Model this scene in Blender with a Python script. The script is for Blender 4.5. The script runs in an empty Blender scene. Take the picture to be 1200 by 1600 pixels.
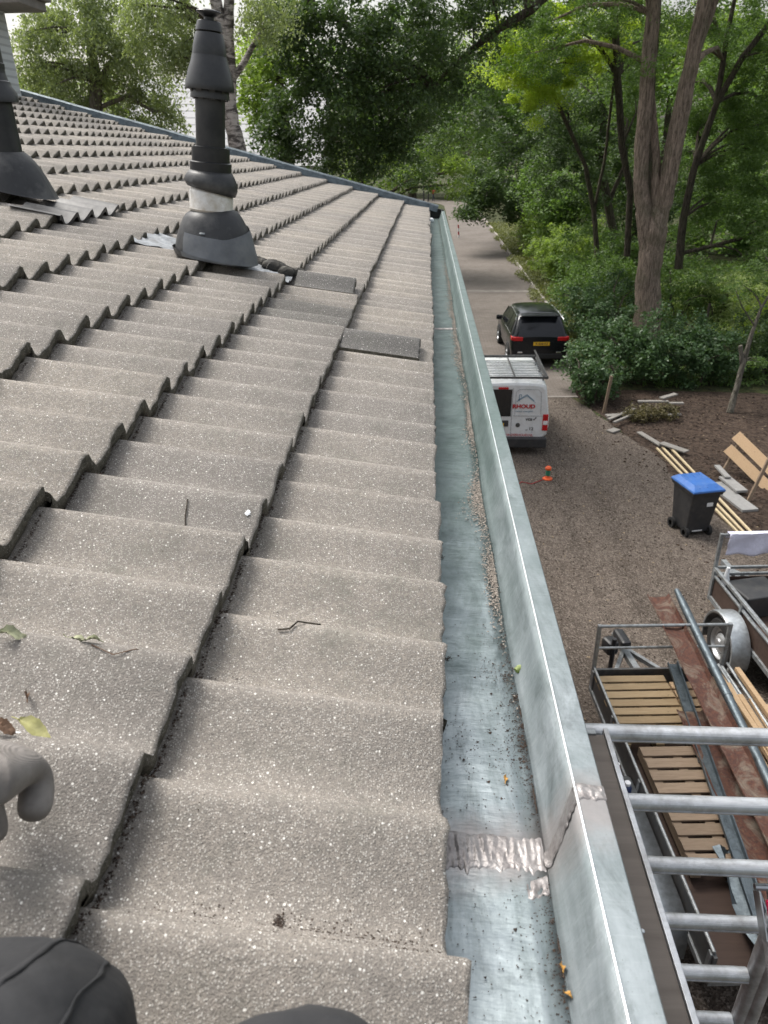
import bpy, bmesh, math, random
import numpy as np
from mathutils import noise as mnoise
from mathutils import Vector, Matrix
rnd = random.Random(7); npr = np.random.default_rng(11)
PI = math.pi; R = math.radians
S = bpy.context.scene; COL = S.collection
# ------------------------------------------------------------ camera, sky, sun, exposure
G = 6.4                                   # camera height above the ground
PCH, YAW, ROL, FPX = .462778, .0602188, -.01350835, 1130.
Fv = np.array([-math.sin(YAW)*math.cos(PCH), math.cos(YAW)*math.cos(PCH), -math.sin(PCH)])
Rv = np.array([math.cos(YAW), math.sin(YAW), 0.]); Uv = np.cross(Rv, Fv)
Rv, Uv = Rv*math.cos(ROL)+Uv*math.sin(ROL), -Rv*math.sin(ROL)+Uv*math.cos(ROL)
cd = bpy.data.cameras.new('camera'); cam = bpy.data.objects.new('camera', cd); COL.objects.link(cam)
cd.sensor_fit = 'VERTICAL'; cd.sensor_height = 36; cd.lens = FPX*36/1600; cd.clip_start = .02; cd.clip_end = 1500
M4 = Matrix(((Rv[0], Uv[0], -Fv[0], 0), (Rv[1], Uv[1], -Fv[1], 0), (Rv[2], Uv[2], -Fv[2], G), (0, 0, 0, 1)))
cam.matrix_world = M4; S.camera = cam
cd.dof.use_dof = True; cd.dof.focus_distance = 1.6; cd.dof.aperture_fstop = 11
S.render.resolution_x, S.render.resolution_y = 768, 1024
SUN_EL, SUN_AZ = R(58), R(308)            # azimuth clockwise from +y: light from ahead and left
w = bpy.data.worlds.new("World"); S.world = w; w.use_nodes = True
nt = w.node_tree; bg = nt.nodes['Background']
sky = nt.nodes.new('ShaderNodeTexSky'); sky.sky_type = 'NISHITA'; sky.sun_disc = False
sky.sun_elevation = SUN_EL; sky.sun_rotation = SUN_AZ; sky.air_density = 1.6; sky.dust_density = 6; sky.ozone_density = 1
hs = nt.nodes.new('ShaderNodeHueSaturation'); hs.inputs['Saturation'].default_value = .33
nt.links.new(sky.outputs[0], hs.inputs['Color']); nt.links.new(hs.outputs[0], bg.inputs[0]); bg.inputs[1].default_value = .14
sl = bpy.data.lights.new('sun', 'SUN'); sl.energy = 1.9; sl.angle = R(22); sl.color = (1, .96, .9)
so = bpy.data.objects.new('sun', sl); COL.objects.link(so)
sd = Vector((math.sin(SUN_AZ)*math.cos(SUN_EL), math.cos(SUN_AZ)*math.cos(SUN_EL), math.sin(SUN_EL)))
so.rotation_euler = (-sd).to_track_quat('-Z', 'Y').to_euler(); so.location = sd*60
S.view_settings.view_transform = 'Standard'; S.view_settings.look = 'None'; S.view_settings.gamma = 1
S.view_settings.exposure = .72
S.render.engine = 'CYCLES'

def at(px, py, Y):                        # point on the photo's ray through a pixel, Y metres ahead
    d = Fv + Rv*(px-600)/FPX - Uv*(py-800)/FPX
    d = d*(Y/d[1]); return Vector((d[0], d[1], d[2]+G))
def gnd(px, py, h=0.):
    d = Fv + Rv*(px-600)/FPX - Uv*(py-800)/FPX
    d = d*((h-G)/d[2]); return Vector((d[0], d[1], h))
# ------------------------------------------------------------ materials
MATS = {}
class NT:
    def __init__(s, name):
        s.m = bpy.data.materials.new(name); s.m.use_nodes = True; s.t = s.m.node_tree
        s.b = s.t.nodes['Principled BSDF']; s.out = s.t.nodes['Material Output']; MATS[name] = s.m
        s.tc = s.t.nodes.new('ShaderNodeTexCoord')
    def n(s, k, **kw):
        o = s.t.nodes.new(k)
        for a, v in kw.items(): setattr(o, a, v)
        return o
    def l(s, a, b): s.t.links.new(a, b)
    def vec(s, scale=(1, 1, 1), rot=(0, 0, 0), src='Object'):
        m = s.n('ShaderNodeMapping'); m.inputs['Scale'].default_value = scale; m.inputs['Rotation'].default_value = rot
        s.l(s.tc.outputs[src], m.inputs[0]); return m.outputs[0]
    def noise(s, scale, detail=4, rough=.6, v=None, dist=0):
        o = s.n('ShaderNodeTexNoise'); o.inputs['Scale'].default_value = scale; o.inputs['Detail'].default_value = detail
        o.inputs['Roughness'].default_value = rough; o.inputs['Distortion'].default_value = dist
        s.l(v if v is not None else s.tc.outputs['Object'], o.inputs['Vector']); return o.outputs['Fac']
    def vor(s, scale, v=None, feature='F1', out='Distance'):
        o = s.n('ShaderNodeTexVoronoi', feature=feature); o.inputs['Scale'].default_value = scale
        s.l(v if v is not None else s.tc.outputs['Object'], o.inputs['Vector']); return o.outputs[out]
    def ramp(s, fac, stops):
        o = s.n('ShaderNodeValToRGB'); e = o.color_ramp.elements
        while len(e) < len(stops): e.new(.5)
        for i, (p, c) in enumerate(stops):
            e[i].position = p; c = (c, c, c) if not isinstance(c, (tuple, list)) else c; e[i].color = (*c, 1)
        s.l(fac, o.inputs[0]); return o.outputs[0]
    def mix(s, f, a, b, mode='MIX'):
        o = s.n('ShaderNodeMix', data_type='RGBA', blend_type=mode)
        for k, v in ((0, f), (6, a), (7, b)):
            if hasattr(v, 'links') or hasattr(v, 'is_linked'): s.l(v, o.inputs[k])
            else: o.inputs[k].default_value = v if k == 0 else (*v, 1)
        return o.outputs[2]
    def math(s, op, a, b=0., c=None):
        o = s.n('ShaderNodeMath', operation=op)
        for i, v in enumerate((a, b, c)):
            if v is None: continue
            if hasattr(v, 'is_linked'): s.l(v, o.inputs[i])
            else: o.inputs[i].default_value = v
        return o.outputs[0]
    def bump(s, h, st=.5, dist=.01, nrm=None):
        o = s.n('ShaderNodeBump'); o.inputs['Strength'].default_value = st; o.inputs['Distance'].default_value = dist
        s.l(h, o.inputs['Height'])
        if nrm is not None: s.l(nrm, o.inputs['Normal'])
        return o.outputs[0]
    def set(s, col=None, rough=None, metal=None, nrm=None, spec=None):
        for k, v in (('Base Color', col), ('Roughness', rough), ('Metallic', metal), ('Normal', nrm), ('Specular IOR Level', spec)):
            if v is None: continue
            if hasattr(v, 'is_linked'): s.l(v, s.b.inputs[k])
            else: s.b.inputs[k].default_value = (*v, 1) if isinstance(v, tuple) else v
        return s.m
def simple(name, col, rough=.6, metal=0., var=.25, scale=8., bump=.15, bscale=60., bd=.004, stretch=(1, 1, 1), spec=.5, dirt=None):
    t = NT(name); v = t.vec(stretch)
    n = t.noise(scale, 5, .65, v)
    c = t.mix(t.ramp(n, [(.3, 0.), (.7, 1.)]), tuple(x*(1-var) for x in col), tuple(min(1, x*(1+var)) for x in col))
    if dirt:
        d = t.ramp(t.noise(scale*.7+1.3, 6, .7, t.vec((1, 1, 1), (1, 2, 3))), [(.45, 0.), (.72, 1.)])
        c = t.mix(d, c, dirt)
    nb = t.noise(bscale, 4, .6, v)
    rr = t.ramp(n, [(.2, max(0, rough-.1)), (.8, min(1, rough+.1))])
    return t.set(c, rr, metal, t.bump(nb, bump, bd), spec)

def mk_tile(name, base, dark=False):
    t = NT(name); g = t.n('ShaderNodeNewGeometry')
    rpi = g.outputs['Random Per Island']
    # broad tone, each tile slightly its own
    big = t.noise(3.2, 5, .6); mid = t.noise(26, 5, .7)
    c = t.mix(t.ramp(big, [(.3, 0.), (.7, 1.)]), tuple(x*.86 for x in base), tuple(x*1.12 for x in base))
    c = t.mix(t.ramp(rpi, [(0., 0.), (1., 1.)]), t.mix(.8, c, tuple(x*.74 for x in base)), t.mix(.6, c, (base[0]*1.16, base[1]*1.12, base[2]*1.02)))
    c = t.mix(t.math('MULTIPLY', t.ramp(mid, [(.42, 0.), (.7, 1.)]), .5), c, tuple(x*.62 for x in base))
    # fine aggregate: dark pits, grey and white grains
    gr = t.noise(520, 4, .8)
    c = t.mix(t.ramp(gr, [(.38, .9), (.54, 0.)]), c, tuple(x*.34 for x in base))
    c = t.mix(t.math('MULTIPLY', t.ramp(t.noise(130, 4, .75), [(.45, 0.), (.62, 1.)]), .6), c, tuple(x*.55 for x in base))
    vc = t.vor(430, out='Color'); sx = t.n('ShaderNodeSeparateColor'); t.l(vc, sx.inputs[0])
    vd = t.vor(430)
    m1 = t.math('MULTIPLY', t.math('GREATER_THAN', sx.outputs[0], .62), t.math('LESS_THAN', vd, .40))
    m1 = t.math('MULTIPLY', m1, .62 if not dark else .4)
    c = t.mix(m1, c, (.55, .53, .49))
    vc2 = t.vor(210, out='Color'); s2 = t.n('ShaderNodeSeparateColor'); t.l(vc2, s2.inputs[0]); vd2 = t.vor(210)
    m2 = t.math('MULTIPLY', t.math('GREATER_THAN', s2.outputs[1], .92), t.math('LESS_THAN', vd2, .26))
    c = t.mix(m2, c, (.72, .7, .66))
    # lichen and grime blotches
    bl = t.ramp(t.noise(7, 7, .8, t.vec((1, 1, 1), (.4, .8, .2))), [(.52, 0.), (.70, 1.)])
    c = t.mix(t.math('MULTIPLY', bl, .45), c, (.12, .12, .10))
    h = t.math('ADD', t.noise(560, 3, .7), t.math('MULTIPLY', t.vor(430), -.5))
    n1 = t.bump(h, .75, .0019)
    n1 = t.bump(t.noise(60, 4, .6), .3, .003, n1)
    return t.set(c, .9, 0., n1, .3)
mk_tile('tile_concrete', (.345, .317, .288)); mk_tile('tile_dark', (.20, .192, .182), True)
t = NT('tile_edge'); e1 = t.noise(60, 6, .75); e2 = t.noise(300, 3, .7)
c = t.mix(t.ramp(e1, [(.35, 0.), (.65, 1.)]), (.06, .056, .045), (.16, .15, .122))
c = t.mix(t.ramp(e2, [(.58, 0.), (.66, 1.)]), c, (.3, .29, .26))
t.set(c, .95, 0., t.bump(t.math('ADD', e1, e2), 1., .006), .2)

def mk_zinc(name, a, b, rough, grime=True, seam=False, metal=.8):
    t = NT(name)
    n1 = t.noise(2.0, 7, .75, t.vec((3.5, 1, 3)), 1.6); n2 = t.noise(14, 6, .7, t.vec((1.5, .6, 1)), .8)
    c = t.mix(t.ramp(n1, [(.32, 0.), (.68, 1.)]), a, b)
    c = t.mix(t.math('MULTIPLY', t.ramp(n2, [(.4, 0.), (.75, 1.)]), .45), c, tuple(min(1, x*1.3) for x in b))
    if grime:
        bt = t.ramp(t.noise(5.5, 7, .75, t.vec((2, 1, 2), (.3, .1, .8)), 1.), [(.47, 0.), (.66, 1.)])
        c = t.mix(t.math('MULTIPLY', bt, .7), c, tuple(x*.5 for x in a))
        g1 = t.ramp(t.noise(38, 6, .8), [(.55, 0.), (.68, 1.)])
        c = t.mix(t.math('MULTIPLY', g1, .22), c, (.12, .14, .13))
        sp = t.math('LESS_THAN', t.vor(150), .07)
        c = t.mix(t.math('MULTIPLY', sp, .6), c, (.07, .06, .045))
        # hair-fine rubbed streaks across the sheet
        st = t.ramp(t.noise(22, 5, .7, t.vec((.5, 9, 1), (0, 0, .25)), .5), [(.56, 0.), (.7, 1.)])
        c = t.mix(t.math('MULTIPLY', st, .13), c, (.66, .70, .72))
    rr = t.ramp(t.noise(7, 6, .7, t.vec((1, 3, 1))), [(.25, rough-.12), (.75, rough+.16)])
    if seam:   # the sheet discoloured by the soldering flame either side of the seam
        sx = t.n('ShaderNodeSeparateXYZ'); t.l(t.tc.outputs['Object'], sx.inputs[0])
        dy = t.math('ABSOLUTE', t.math('SUBTRACT', sx.outputs[1], .592))
        dy = t.math('ADD', dy, t.math('MULTIPLY', t.math('SUBTRACT', t.noise(30, 4, .6), .5), .06))
        c = t.mix(t.ramp(dy, [(.018, .75), (.065, 0.)]), c, (.27, .24, .235))
    if seam:   # tree reflections painted into the zinc colour: mottled, darker green farther along
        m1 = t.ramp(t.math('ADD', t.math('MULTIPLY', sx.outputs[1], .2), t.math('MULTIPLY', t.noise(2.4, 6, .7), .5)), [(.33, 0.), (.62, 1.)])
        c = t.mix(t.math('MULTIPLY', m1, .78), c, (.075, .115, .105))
    nb = t.bump(t.noise(9, 4, .6, t.vec((1, 3, 1))), .35, .010)
    nb = t.bump(t.noise(120, 4, .7, t.vec((1, .4, 1))), .10, .002, nb)
    return t.set(c, rr, metal, nb)
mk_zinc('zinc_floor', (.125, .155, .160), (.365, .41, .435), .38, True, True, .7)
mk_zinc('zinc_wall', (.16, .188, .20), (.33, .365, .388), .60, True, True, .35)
mk_zinc('zinc_trim', (.085, .105, .12), (.145, .175, .195), .5)
simple('zinc_bright', (.86, .9, .92), .35, .7, .06, 30, .1)
t = NT('solder'); a = t.noise(45, 5, .7); 
t.set(t.mix(t.ramp(a, [(.3, 0.), (.7, 1.)]), (.19, .172, .168), (.34, .325, .32)), .46, .6, t.bump(t.noise(120, 4, .6), .5, .003))
simple('black_plastic', (.016, .017, .020), .36, 0, .2, 6, .08, 40, dirt=(.045, .045, .045))
simple('black_rubber', (.022, .023, .026), .5, 0, .3, 9, .2, 30, .006, dirt=(.09, .09, .088))
simple('lead_grey', (.115, .125, .14), .6, .1, .25, 9, .3, 20, .006, dirt=(.17, .18, .185))
simple('aluminium', (.52, .54, .565), .52, .7, .15, 12, .12, 90, .002, (1, 6, 1), dirt=(.27, .27, .27))
simple('alu_band', (.66, .645, .62), .5, .6, .15, 18, .15, 60, .003, (1, 1, .3), dirt=(.42, .37, .3))
simple('galvanised', (.31, .33, .34), .5, .65, .25, 20, .15, 60, .003, dirt=(.17, .17, .165))
simple('galvanised_bright', (.42, .45, .47), .42, .75, .22, 20, .12, 50, .003)
simple('steel_dark', (.075, .078, .08), .55, .3, .3, 15, .15, 60, .003, dirt=(.12, .11, .1))
simple('white_brick', (.55, .57, .58), .8, 0, .1, 5, .3, 30, .01)
simple('soffit', (.2, .185, .17), .8, 0, .2, 9)
simple('white_membrane', (.25, .27, .29), .5, .1, .35, 25, .6, 30, .01, dirt=(.12, .125, .13))
simple('mortar_black', (.035, .033, .03), .9, 0, .4, 40, .9, 60, .01, dirt=(.1, .095, .08))
simple('car_black', (.012, .013, .016), .16, .2, .2, 3, .02)
simple('car_glass', (.01, .012, .014), .06, 0, .2, 3, .01, spec=.8)
simple('van_white', (.70, .72, .73), .3, 0, .05, 4, .03, dirt=(.58, .58, .56))
simple('tyre', (.018, .018, .018), .85, 0, .3, 30, .3)
simple('rim', (.42, .43, .44), .4, .7, .15, 20)
simple('lamp_red', (.45, .012, .015), .2, 0, .1, 20)
simple('lamp_white', (.75, .75, .75), .25, 0, .1, 20)
simple('plate_yellow', (.72, .42, .02), .5, 0, .05, 20)
simple('ink_black', (.02, .02, .022), .6, 0, .1); simple('ink_red', (.45, .025, .03), .5, 0, .1); simple('ink_blue', (.16, .27, .36), .5, 0, .1)
simple('chrome', (.75, .76, .78), .15, 1., .05)
simple('bin_black', (.03, .031, .034), .5, 0, .2, 6, .1, 50, dirt=(.06, .058, .055))
simple('bin_blue', (.03, .13, .42), .42, 0, .15, 6, .1, 50, dirt=(.09, .19, .45))
simple('paper', (.7, .7, .7), .7, 0, .05)
simple('orange_plastic', (.75, .11, .025), .5, 0, .15, 20); simple('green_plastic', (.03, .2, .12), .5, 0, .15, 20)
simple('red_plastic', (.42, .025, .035), .5, 0, .2, 20, dirt=(.2, .03, .03)); simple('blue_plastic', (.02, .035, .10), .4, 0, .15, 20)
simple('cloth_white', (.66, .66, .80), .9, 0, .08, 14, .5, 20, .02)
simple('trousers', (.017, .018, .021), .8, 0, .25, 10, .35, 18, .01, (1, 1, .45), dirt=(.030, .030, .032))
simple('jacket', (.05, .055, .065), .9, 0, .2, 12, .3, 60)
simple('skin', (.5, .3, .22), .55, 0, .1, 12, .1); simple('hair', (.05, .035, .025), .8, 0, .3, 40, .4)
t = NT('glove_knit'); wv = t.n('ShaderNodeTexWave', wave_type='BANDS', bands_direction='DIAGONAL'); wv.inputs['Scale'].default_value = 420; t.l(t.tc.outputs['Object'], wv.inputs[0])
t.set(t.mix(t.ramp(t.noise(22, 5, .6), [(.35, 0.), (.65, 1.)]), (.18, .165, .152), (.28, .26, .245)), .9, 0., t.bump(wv.outputs['Fac'], .25, .0015, t.bump(t.noise(35, 3, .5), .4, .006)), .2)
def mk_wood(name, a, b, knots=True, sc=6):
    t = NT(name); g = t.n('ShaderNodeNewGeometry')
    v = t.vec((1, 12, 12)); n = t.noise(sc, 5, .6, v, .6)
    c = t.mix(t.ramp(n, [(.3, 0.), (.7, 1.)]), a, b)
    c = t.mix(t.math('MULTIPLY', t.ramp(g.outputs['Random Per Island'], [(0., 0.), (1., 1.)]), .55), c, tuple(x*.55 for x in a))
    if knots: c = t.mix(t.math('LESS_THAN', t.vor(4.5, t.vec((1, 3, 3))), .07), c, tuple(x*.3 for x in a))
    t.set(c, .75, 0., t.bump(n, .25, .004), .3)
mk_wood('wood_fresh', (.36, .245, .14), (.50, .36, .225)); mk_wood('wood_pallet', (.30, .215, .12), (.42, .32, .20))
mk_wood('wood_orange', (.46, .31, .18), (.60, .43, .27)); mk_wood('wood_batten', (.58, .46, .28), (.75, .63, .42), False)
mk_wood('wood_grey', (.19, .18, .165), (.33, .31, .285)); mk_wood('wood_bark_post', (.22, .16, .11), (.33, .25, .18), False)
mk_wood('ply_brown', (.055, .036, .029), (.095, .062, .048), False, 2); mk_wood('deck_ply', (.13, .112, .098), (.20, .175, .155), False, 2)
simple('concrete_slab', (.30, .295, .285), .9, 0, .15, 12, .4, 60, .006)
t = NT('rusty_zinc'); n = t.noise(2.6, 6, .7, t.vec((1.2, 1, 1)), 1.5); n2 = t.noise(30, 5, .7)
c = t.mix(t.ramp(n, [(.50, 0.), (.72, 1.)]), t.mix(t.ramp(n2, [(.35, 0.), (.7, 1.)]), (.06, .032, .027), (.13, .055, .035)), (.22, .19, .15))
t.set(c, .75, .1, t.bump(n2, .4, .006), .3)

# ground materials
def mk_ground(name, base, spec1, big, bumpd=.02, gs=28, chip=.5, ruts=False):
    t = NT(name)
    n = t.noise(.45, 6, .65); n2 = t.noise(4, 6, .7)
    c = t.mix(t.ramp(n, [(.35, 0.), (.65, 1.)]), base, big)
    if ruts: c = t.mix(t.math('MULTIPLY', t.ramp(t.noise(1.1, 5, .65, t.vec((1.3, .22, 1), (0, 0, .12)), .4), [(.46, 0.), (.62, 1.)]), .65), c, tuple(x*.5 for x in base))
    c = t.mix(t.math('MULTIPLY', t.ramp(n2, [(.38, 0.), (.66, 1.)]), .6), c, tuple(x*.55 for x in base))
    vc = t.vor(gs, out='Color'); s = t.n('ShaderNodeSeparateColor'); t.l(vc, s.inputs[0])
    c = t.mix(t.math('MULTIPLY', t.ramp(s.outputs[0], [(.45, 0.), (1., 1.)]), chip), c, spec1)
    c = t.mix(t.math('MULTIPLY', t.ramp(s.outputs[1], [(.6, 0.), (1., 1.)]), .7), c, tuple(x*.35 for x in base))
    h = t.math('ADD', t.vor(gs), t.math('MULTIPLY', t.noise(9, 5, .7), 1.5))
    t.set(c, .95, 0., t.bump(h, .8, bumpd), .2)
mk_ground('gravel', (.100, .080, .065), (.28, .24, .205), (.145, .120, .101), .012, 52, .6, True)
mk_ground('soil', (.048, .033, .025), (.14, .105, .08), (.078, .054, .041), .04, 15, .4)
mk_ground('forest_floor', (.05, .05, .028), (.13, .12, .05), (.05, .075, .025), .08, 9, .5)
t = NT('road'); 
n = t.noise(.5, 5, .6); c = t.mix(t.ramp(n, [(.35, 0.), (.65, 1.)]), (.145, .127, .113), (.195, .173, .156))
br = t.n('ShaderNodeTexBrick'); br.inputs['Scale'].default_value = 1; br.inputs['Brick Width'].default_value = .22; br.inputs['Row Height'].default_value = .11
br.inputs['Mortar Size'].default_value = .008; t.l(t.tc.outputs['Object'], br.inputs[0])
br.inputs['Color1'].default_value = (1, 1, 1, 1); br.inputs['Color2'].default_value = (.80, .78, .77, 1); br.inputs['Mortar'].default_value = (.55, .53, .5, 1)
c = t.mix(1., c, br.outputs[0], 'MULTIPLY'); c = t.mix(t.math('MULTIPLY', t.ramp(t.noise(3, 6, .7), [(.5, 0.), (.7, 1.)]), .4), c, (.09, .075, .06))
t.set(c, .9, 0., t.bump(t.noise(40, 4, .6), .3, .01), .3)
simple('concrete_worn', (.21, .19, .172), .9, 0, .35, 2.5, .3, 30, dirt=(.14, .122, .108)); simple('kerb_concrete', (.30, .275, .25), .9, 0, .2, 3, .3, 30)
t = NT('shingle'); br = t.n('ShaderNodeTexBrick'); br.inputs['Scale'].default_value = 1; br.inputs['Brick Width'].default_value = 40; br.inputs['Row Height'].default_value = .36; br.inputs['Mortar Size'].default_value = .035
t.l(t.tc.outputs['Object'], br.inputs[0]); br.inputs['Color1'].default_value = (.42, .42, .42, 1); br.inputs['Color2'].default_value = (.40, .40, .41, 1); br.inputs['Mortar'].default_value = (.22, .22, .23, 1)
t.set(br.outputs[0], .8)
t = NT('brick_wall'); br = t.n('ShaderNodeTexBrick'); br.inputs['Scale'].default_value = 1; br.inputs['Brick Width'].default_value = .21; br.inputs['Row Height'].default_value = .065; br.inputs['Mortar Size'].default_value = .008
v = t.vec((1, 1, 1), (PI/2, 0, PI/2)); t.l(v, br.inputs[0]); br.inputs['Color1'].default_value = (.26, .13, .09, 1); br.inputs['Color2'].default_value = (.2, .1, .075, 1); br.inputs['Mortar'].default_value = (.35, .33, .3, 1)
t.set(br.outputs[0], .9)
t = NT('painted_brick'); br = t.n('ShaderNodeTexBrick'); br.inputs['Scale'].default_value = 1; br.inputs['Brick Width'].default_value = .21; br.inputs['Row Height'].default_value = .075; br.inputs['Mortar Size'].default_value = .012
v = t.vec((1, 1, 1), (PI/2, 0, 0)); t.l(v, br.inputs[0]); br.inputs['Color1'].default_value = (.56, .59, .60, 1); br.inputs['Color2'].default_value = (.50, .53, .54, 1); br.inputs['Mortar'].default_value = (.40, .42, .43, 1)
t.set(t.mix(t.math('MULTIPLY', t.ramp(t.noise(5, 5, .7), [(.5, 0.), (.7, 1.)]), .4), br.outputs[0], (.55, .58, .58)), .8, 0., t.bump(br.outputs['Fac'], .6, -.008))

def mk_leaf(name, a, b, trans=.45, rough=.5):
    t = NT(name); g = t.n('ShaderNodeNewGeometry')
    r = g.outputs['Random Per Island']; n = t.noise(.55, 4, .6)
    c = t.mix(r, a, b)
    c = t.mix(t.math('MULTIPLY', t.ramp(n, [(.35, 0.), (.65, 1.)]), .5), c, tuple(x*1.25 for x in b))
    t.set(c, rough, 0., None, .35)
    tr = t.n('ShaderNodeBsdfTranslucent'); t.l(t.mix(1., c, (1.25, 1.35, .6), 'MULTIPLY'), tr.inputs[0])
    ms = t.n('ShaderNodeMixShader'); ms.inputs[0].default_value = trans
    t.l(t.b.outputs[0], ms.inputs[1]); t.l(tr.outputs[0], ms.inputs[2]); t.l(ms.outputs[0], t.out.inputs[0])
mk_leaf('leaf_dark', (0.042, 0.074, 0.03), (0.082, 0.128, 0.05), .35)
mk_leaf('leaf_mid', (0.072, 0.13, 0.036), (0.13, 0.205, 0.062), .42)
mk_leaf('leaf_light', (0.14, 0.21, 0.055), (0.235, 0.31, 0.09), .5)
mk_leaf('leaf_yellow', (0.26, 0.35, 0.045), (0.42, 0.5, 0.09), .5)
mk_leaf('leaf_birch', (0.16, 0.2, 0.095), (0.27, 0.315, 0.175), .4, .4)
mk_leaf('leaf_laurel', (.040, .078, .032), (.080, .140, .058), .28, .42)
mk_leaf('leaf_grass', (.085, .10, .035), (.17, .18, .07), .3)
mk_leaf('leaf_weed', (.07, .062, .03), (.14, .12, .055), .25)
mk_leaf('leaf_pale', (.19, .25, .09), (.32, .38, .16), .4)
def mk_bark(name, a, b, sc=3., z=.16):
    t = NT(name); n = t.noise(sc*3, 5, .7, t.vec((2.6, 2.6, z*2)), .5)
    c = t.mix(t.ramp(n, [(.38, 0.), (.6, 1.)]), a, b); c = t.mix(t.ramp(t.noise(1.3, 4), [(.5, 0.), (.7, .5)]), c, (.07, .08, .04))
    t.set(c, .95, 0., t.bump(n, 1., .08), .2)
mk_bark('bark_red', (.11, .085, .068), (.35, .275, .225)); mk_bark('bark_dark', (.035, .03, .024), (.12, .10, .08)); mk_bark('bark_grey', (.08, .075, .06), (.23, .21, .175))
t = NT('bark_birch'); n = t.noise(5, 5, .7, t.vec((1, 1, 3)), .6)
t.set(t.mix(t.ramp(n, [(.42, 0.), (.58, 1.)]), (.06, .05, .045), (.42, .38, .35)), .8, 0., t.bump(n, .5, .02))
simple('dry_leaf_yellow', (.30, .29, .12), .7, 0, .3, 60, .3); simple('dry_leaf_brown', (.13, .075, .045), .8, 0, .4, 60, .4); simple('dry_leaf_orange', (.58, .33, .09), .7, 0, .3, 60); simple('litter', (.25, .19, .12), .8, 0, .4, 3)
simple('grit_pale', (.30, .265, .23), .9, 0, .4, 300, .2); simple('dirt_dark', (.06, .042, .032), .95, 0, .5, 200, .3)
simple('bird_white', (.72, .74, .76), .7, 0, .1, 60); simple('plastic_white', (.78, .8, .82), .35, 0, .05)
simple('leaf_dry_green', (.30, .31, .20), .8, 0, .4, 80, .4); simple('moss', (.09, .10, .05), .95, 0, .5, 120, .6)
simple('brake_red', (.6, .02, .08), .35, 0, .05)

# ------------------------------------------------------------ mesh helpers
class MB:
    def __init__(s): s.v = []; s.f = []; s.mi = []; s.sm = []; s.m = 0; s.s = False
    def add(s, vs, fs):
        b = len(s.v); s.v += [tuple(v) for v in vs]
        for f in fs: s.f.append(tuple(b+i for i in f)); s.mi.append(s.m); s.sm.append(s.s)
    def box(s, c, d, rz=0, rx=0, ry=0):
        m = Matrix.Translation(Vector(c)) @ Matrix.Rotation(rz, 4, 'Z') @ Matrix.Rotation(ry, 4, 'Y') @ Matrix.Rotation(rx, 4, 'X')
        vs = [m @ Vector((x*d[0]/2, y*d[1]/2, z*d[2]/2)) for x in (-1, 1) for y in (-1, 1) for z in (-1, 1)]
        s.add(vs, [(0, 1, 3, 2), (4, 6, 7, 5), (0, 4, 5, 1), (2, 3, 7, 6), (0, 2, 6, 4), (1, 5, 7, 3)])
    def beam(s, a, b, w, h, up=(0, 0, 1)):
        a = Vector(a); b = Vector(b); d = (b-a).normalized(); u = Vector(up)
        x = d.cross(u).normalized(); y = x.cross(d).normalized()
        vs = [p+x*w/2*i+y*h/2*j for p in (a, b) for i, j in ((-1, -1), (1, -1), (1, 1), (-1, 1))]
        s.add(vs, [(3, 2, 1, 0), (4, 5, 6, 7), (0, 1, 5, 4), (1, 2, 6, 5), (2, 3, 7, 6), (3, 0, 4, 7)])
    def tube(s, pts, rs, n=10, cap=True, wob=0.):
        pts = [Vector(p) for p in pts]; rs = rs if isinstance(rs, (list, tuple)) else [rs]*len(pts)
        old = s.s; s.s = True; vs = []; x = None
        for i, p in enumerate(pts):
            d = (pts[min(i+1, len(pts)-1)]-pts[max(i-1, 0)]).normalized()
            if x is None: x = d.orthogonal().normalized()
            x = (x-d*x.dot(d)).normalized(); y = d.cross(x)
            for k in range(n):
                a = 2*PI*k/n; r = rs[i]*(1+wob*rnd.uniform(-1, 1)); vs.append(p+(x*math.cos(a)+y*math.sin(a))*r)
        fs = [(i*n+k, i*n+(k+1) % n, (i+1)*n+(k+1) % n, (i+1)*n+k) for i in range(len(pts)-1) for k in range(n)]
        if cap: fs += [tuple(range(n))[::-1], tuple((len(pts)-1)*n+k for k in range(n))]
        s.add(vs, fs); s.s = old
    def lathe(s, prof, n=32, axis=None, c=(0, 0, 0)):   # prof: (r,z); axis: matrix
        old = s.s; s.s = True; M = axis or Matrix.Identity(4); c = Vector(c)
        vs = [c + (M @ Vector((r*math.cos(2*PI*k/n), r*math.sin(2*PI*k/n), z))) for r, z in prof for k in range(n)]
        s.add(vs, [(i*n+k, i*n+(k+1) % n, (i+1)*n+(k+1) % n, (i+1)*n+k) for i in range(len(prof)-1) for k in range(n)]); s.s = old
    def grid(s, P):   # P[i][j] vectors
        n = len(P[0]); s.add([p for r in P for p in r], [(i*n+j, i*n+j+1, (i+1)*n+j+1, (i+1)*n+j) for i in range(len(P)-1) for j in range(n-1)])
    def build(s, name, mats, parent=None, loc=(0, 0, 0), bevel=0, seg=2, auto=True):
        me = bpy.data.meshes.new(name); me.from_pydata(s.v, [], s.f)
        for m in (mats if isinstance(mats, (list, tuple)) else [mats]): me.materials.append(MATS[m])
        me.polygons.foreach_set('material_index', s.mi); me.polygons.foreach_set('use_smooth', s.sm); me.update()
        if any(s.sm): me.set_sharp_from_angle(angle=R(36))
        o = bpy.data.objects.new(name, me); COL.objects.link(o); o.location = loc
        if parent: o.parent = parent
        if bevel:
            b = o.modifiers.new('bevel', 'BEVEL'); b.width = bevel; b.segments = seg; b.limit_method = 'ANGLE'; b.angle_limit = R(40)
        return o
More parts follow.
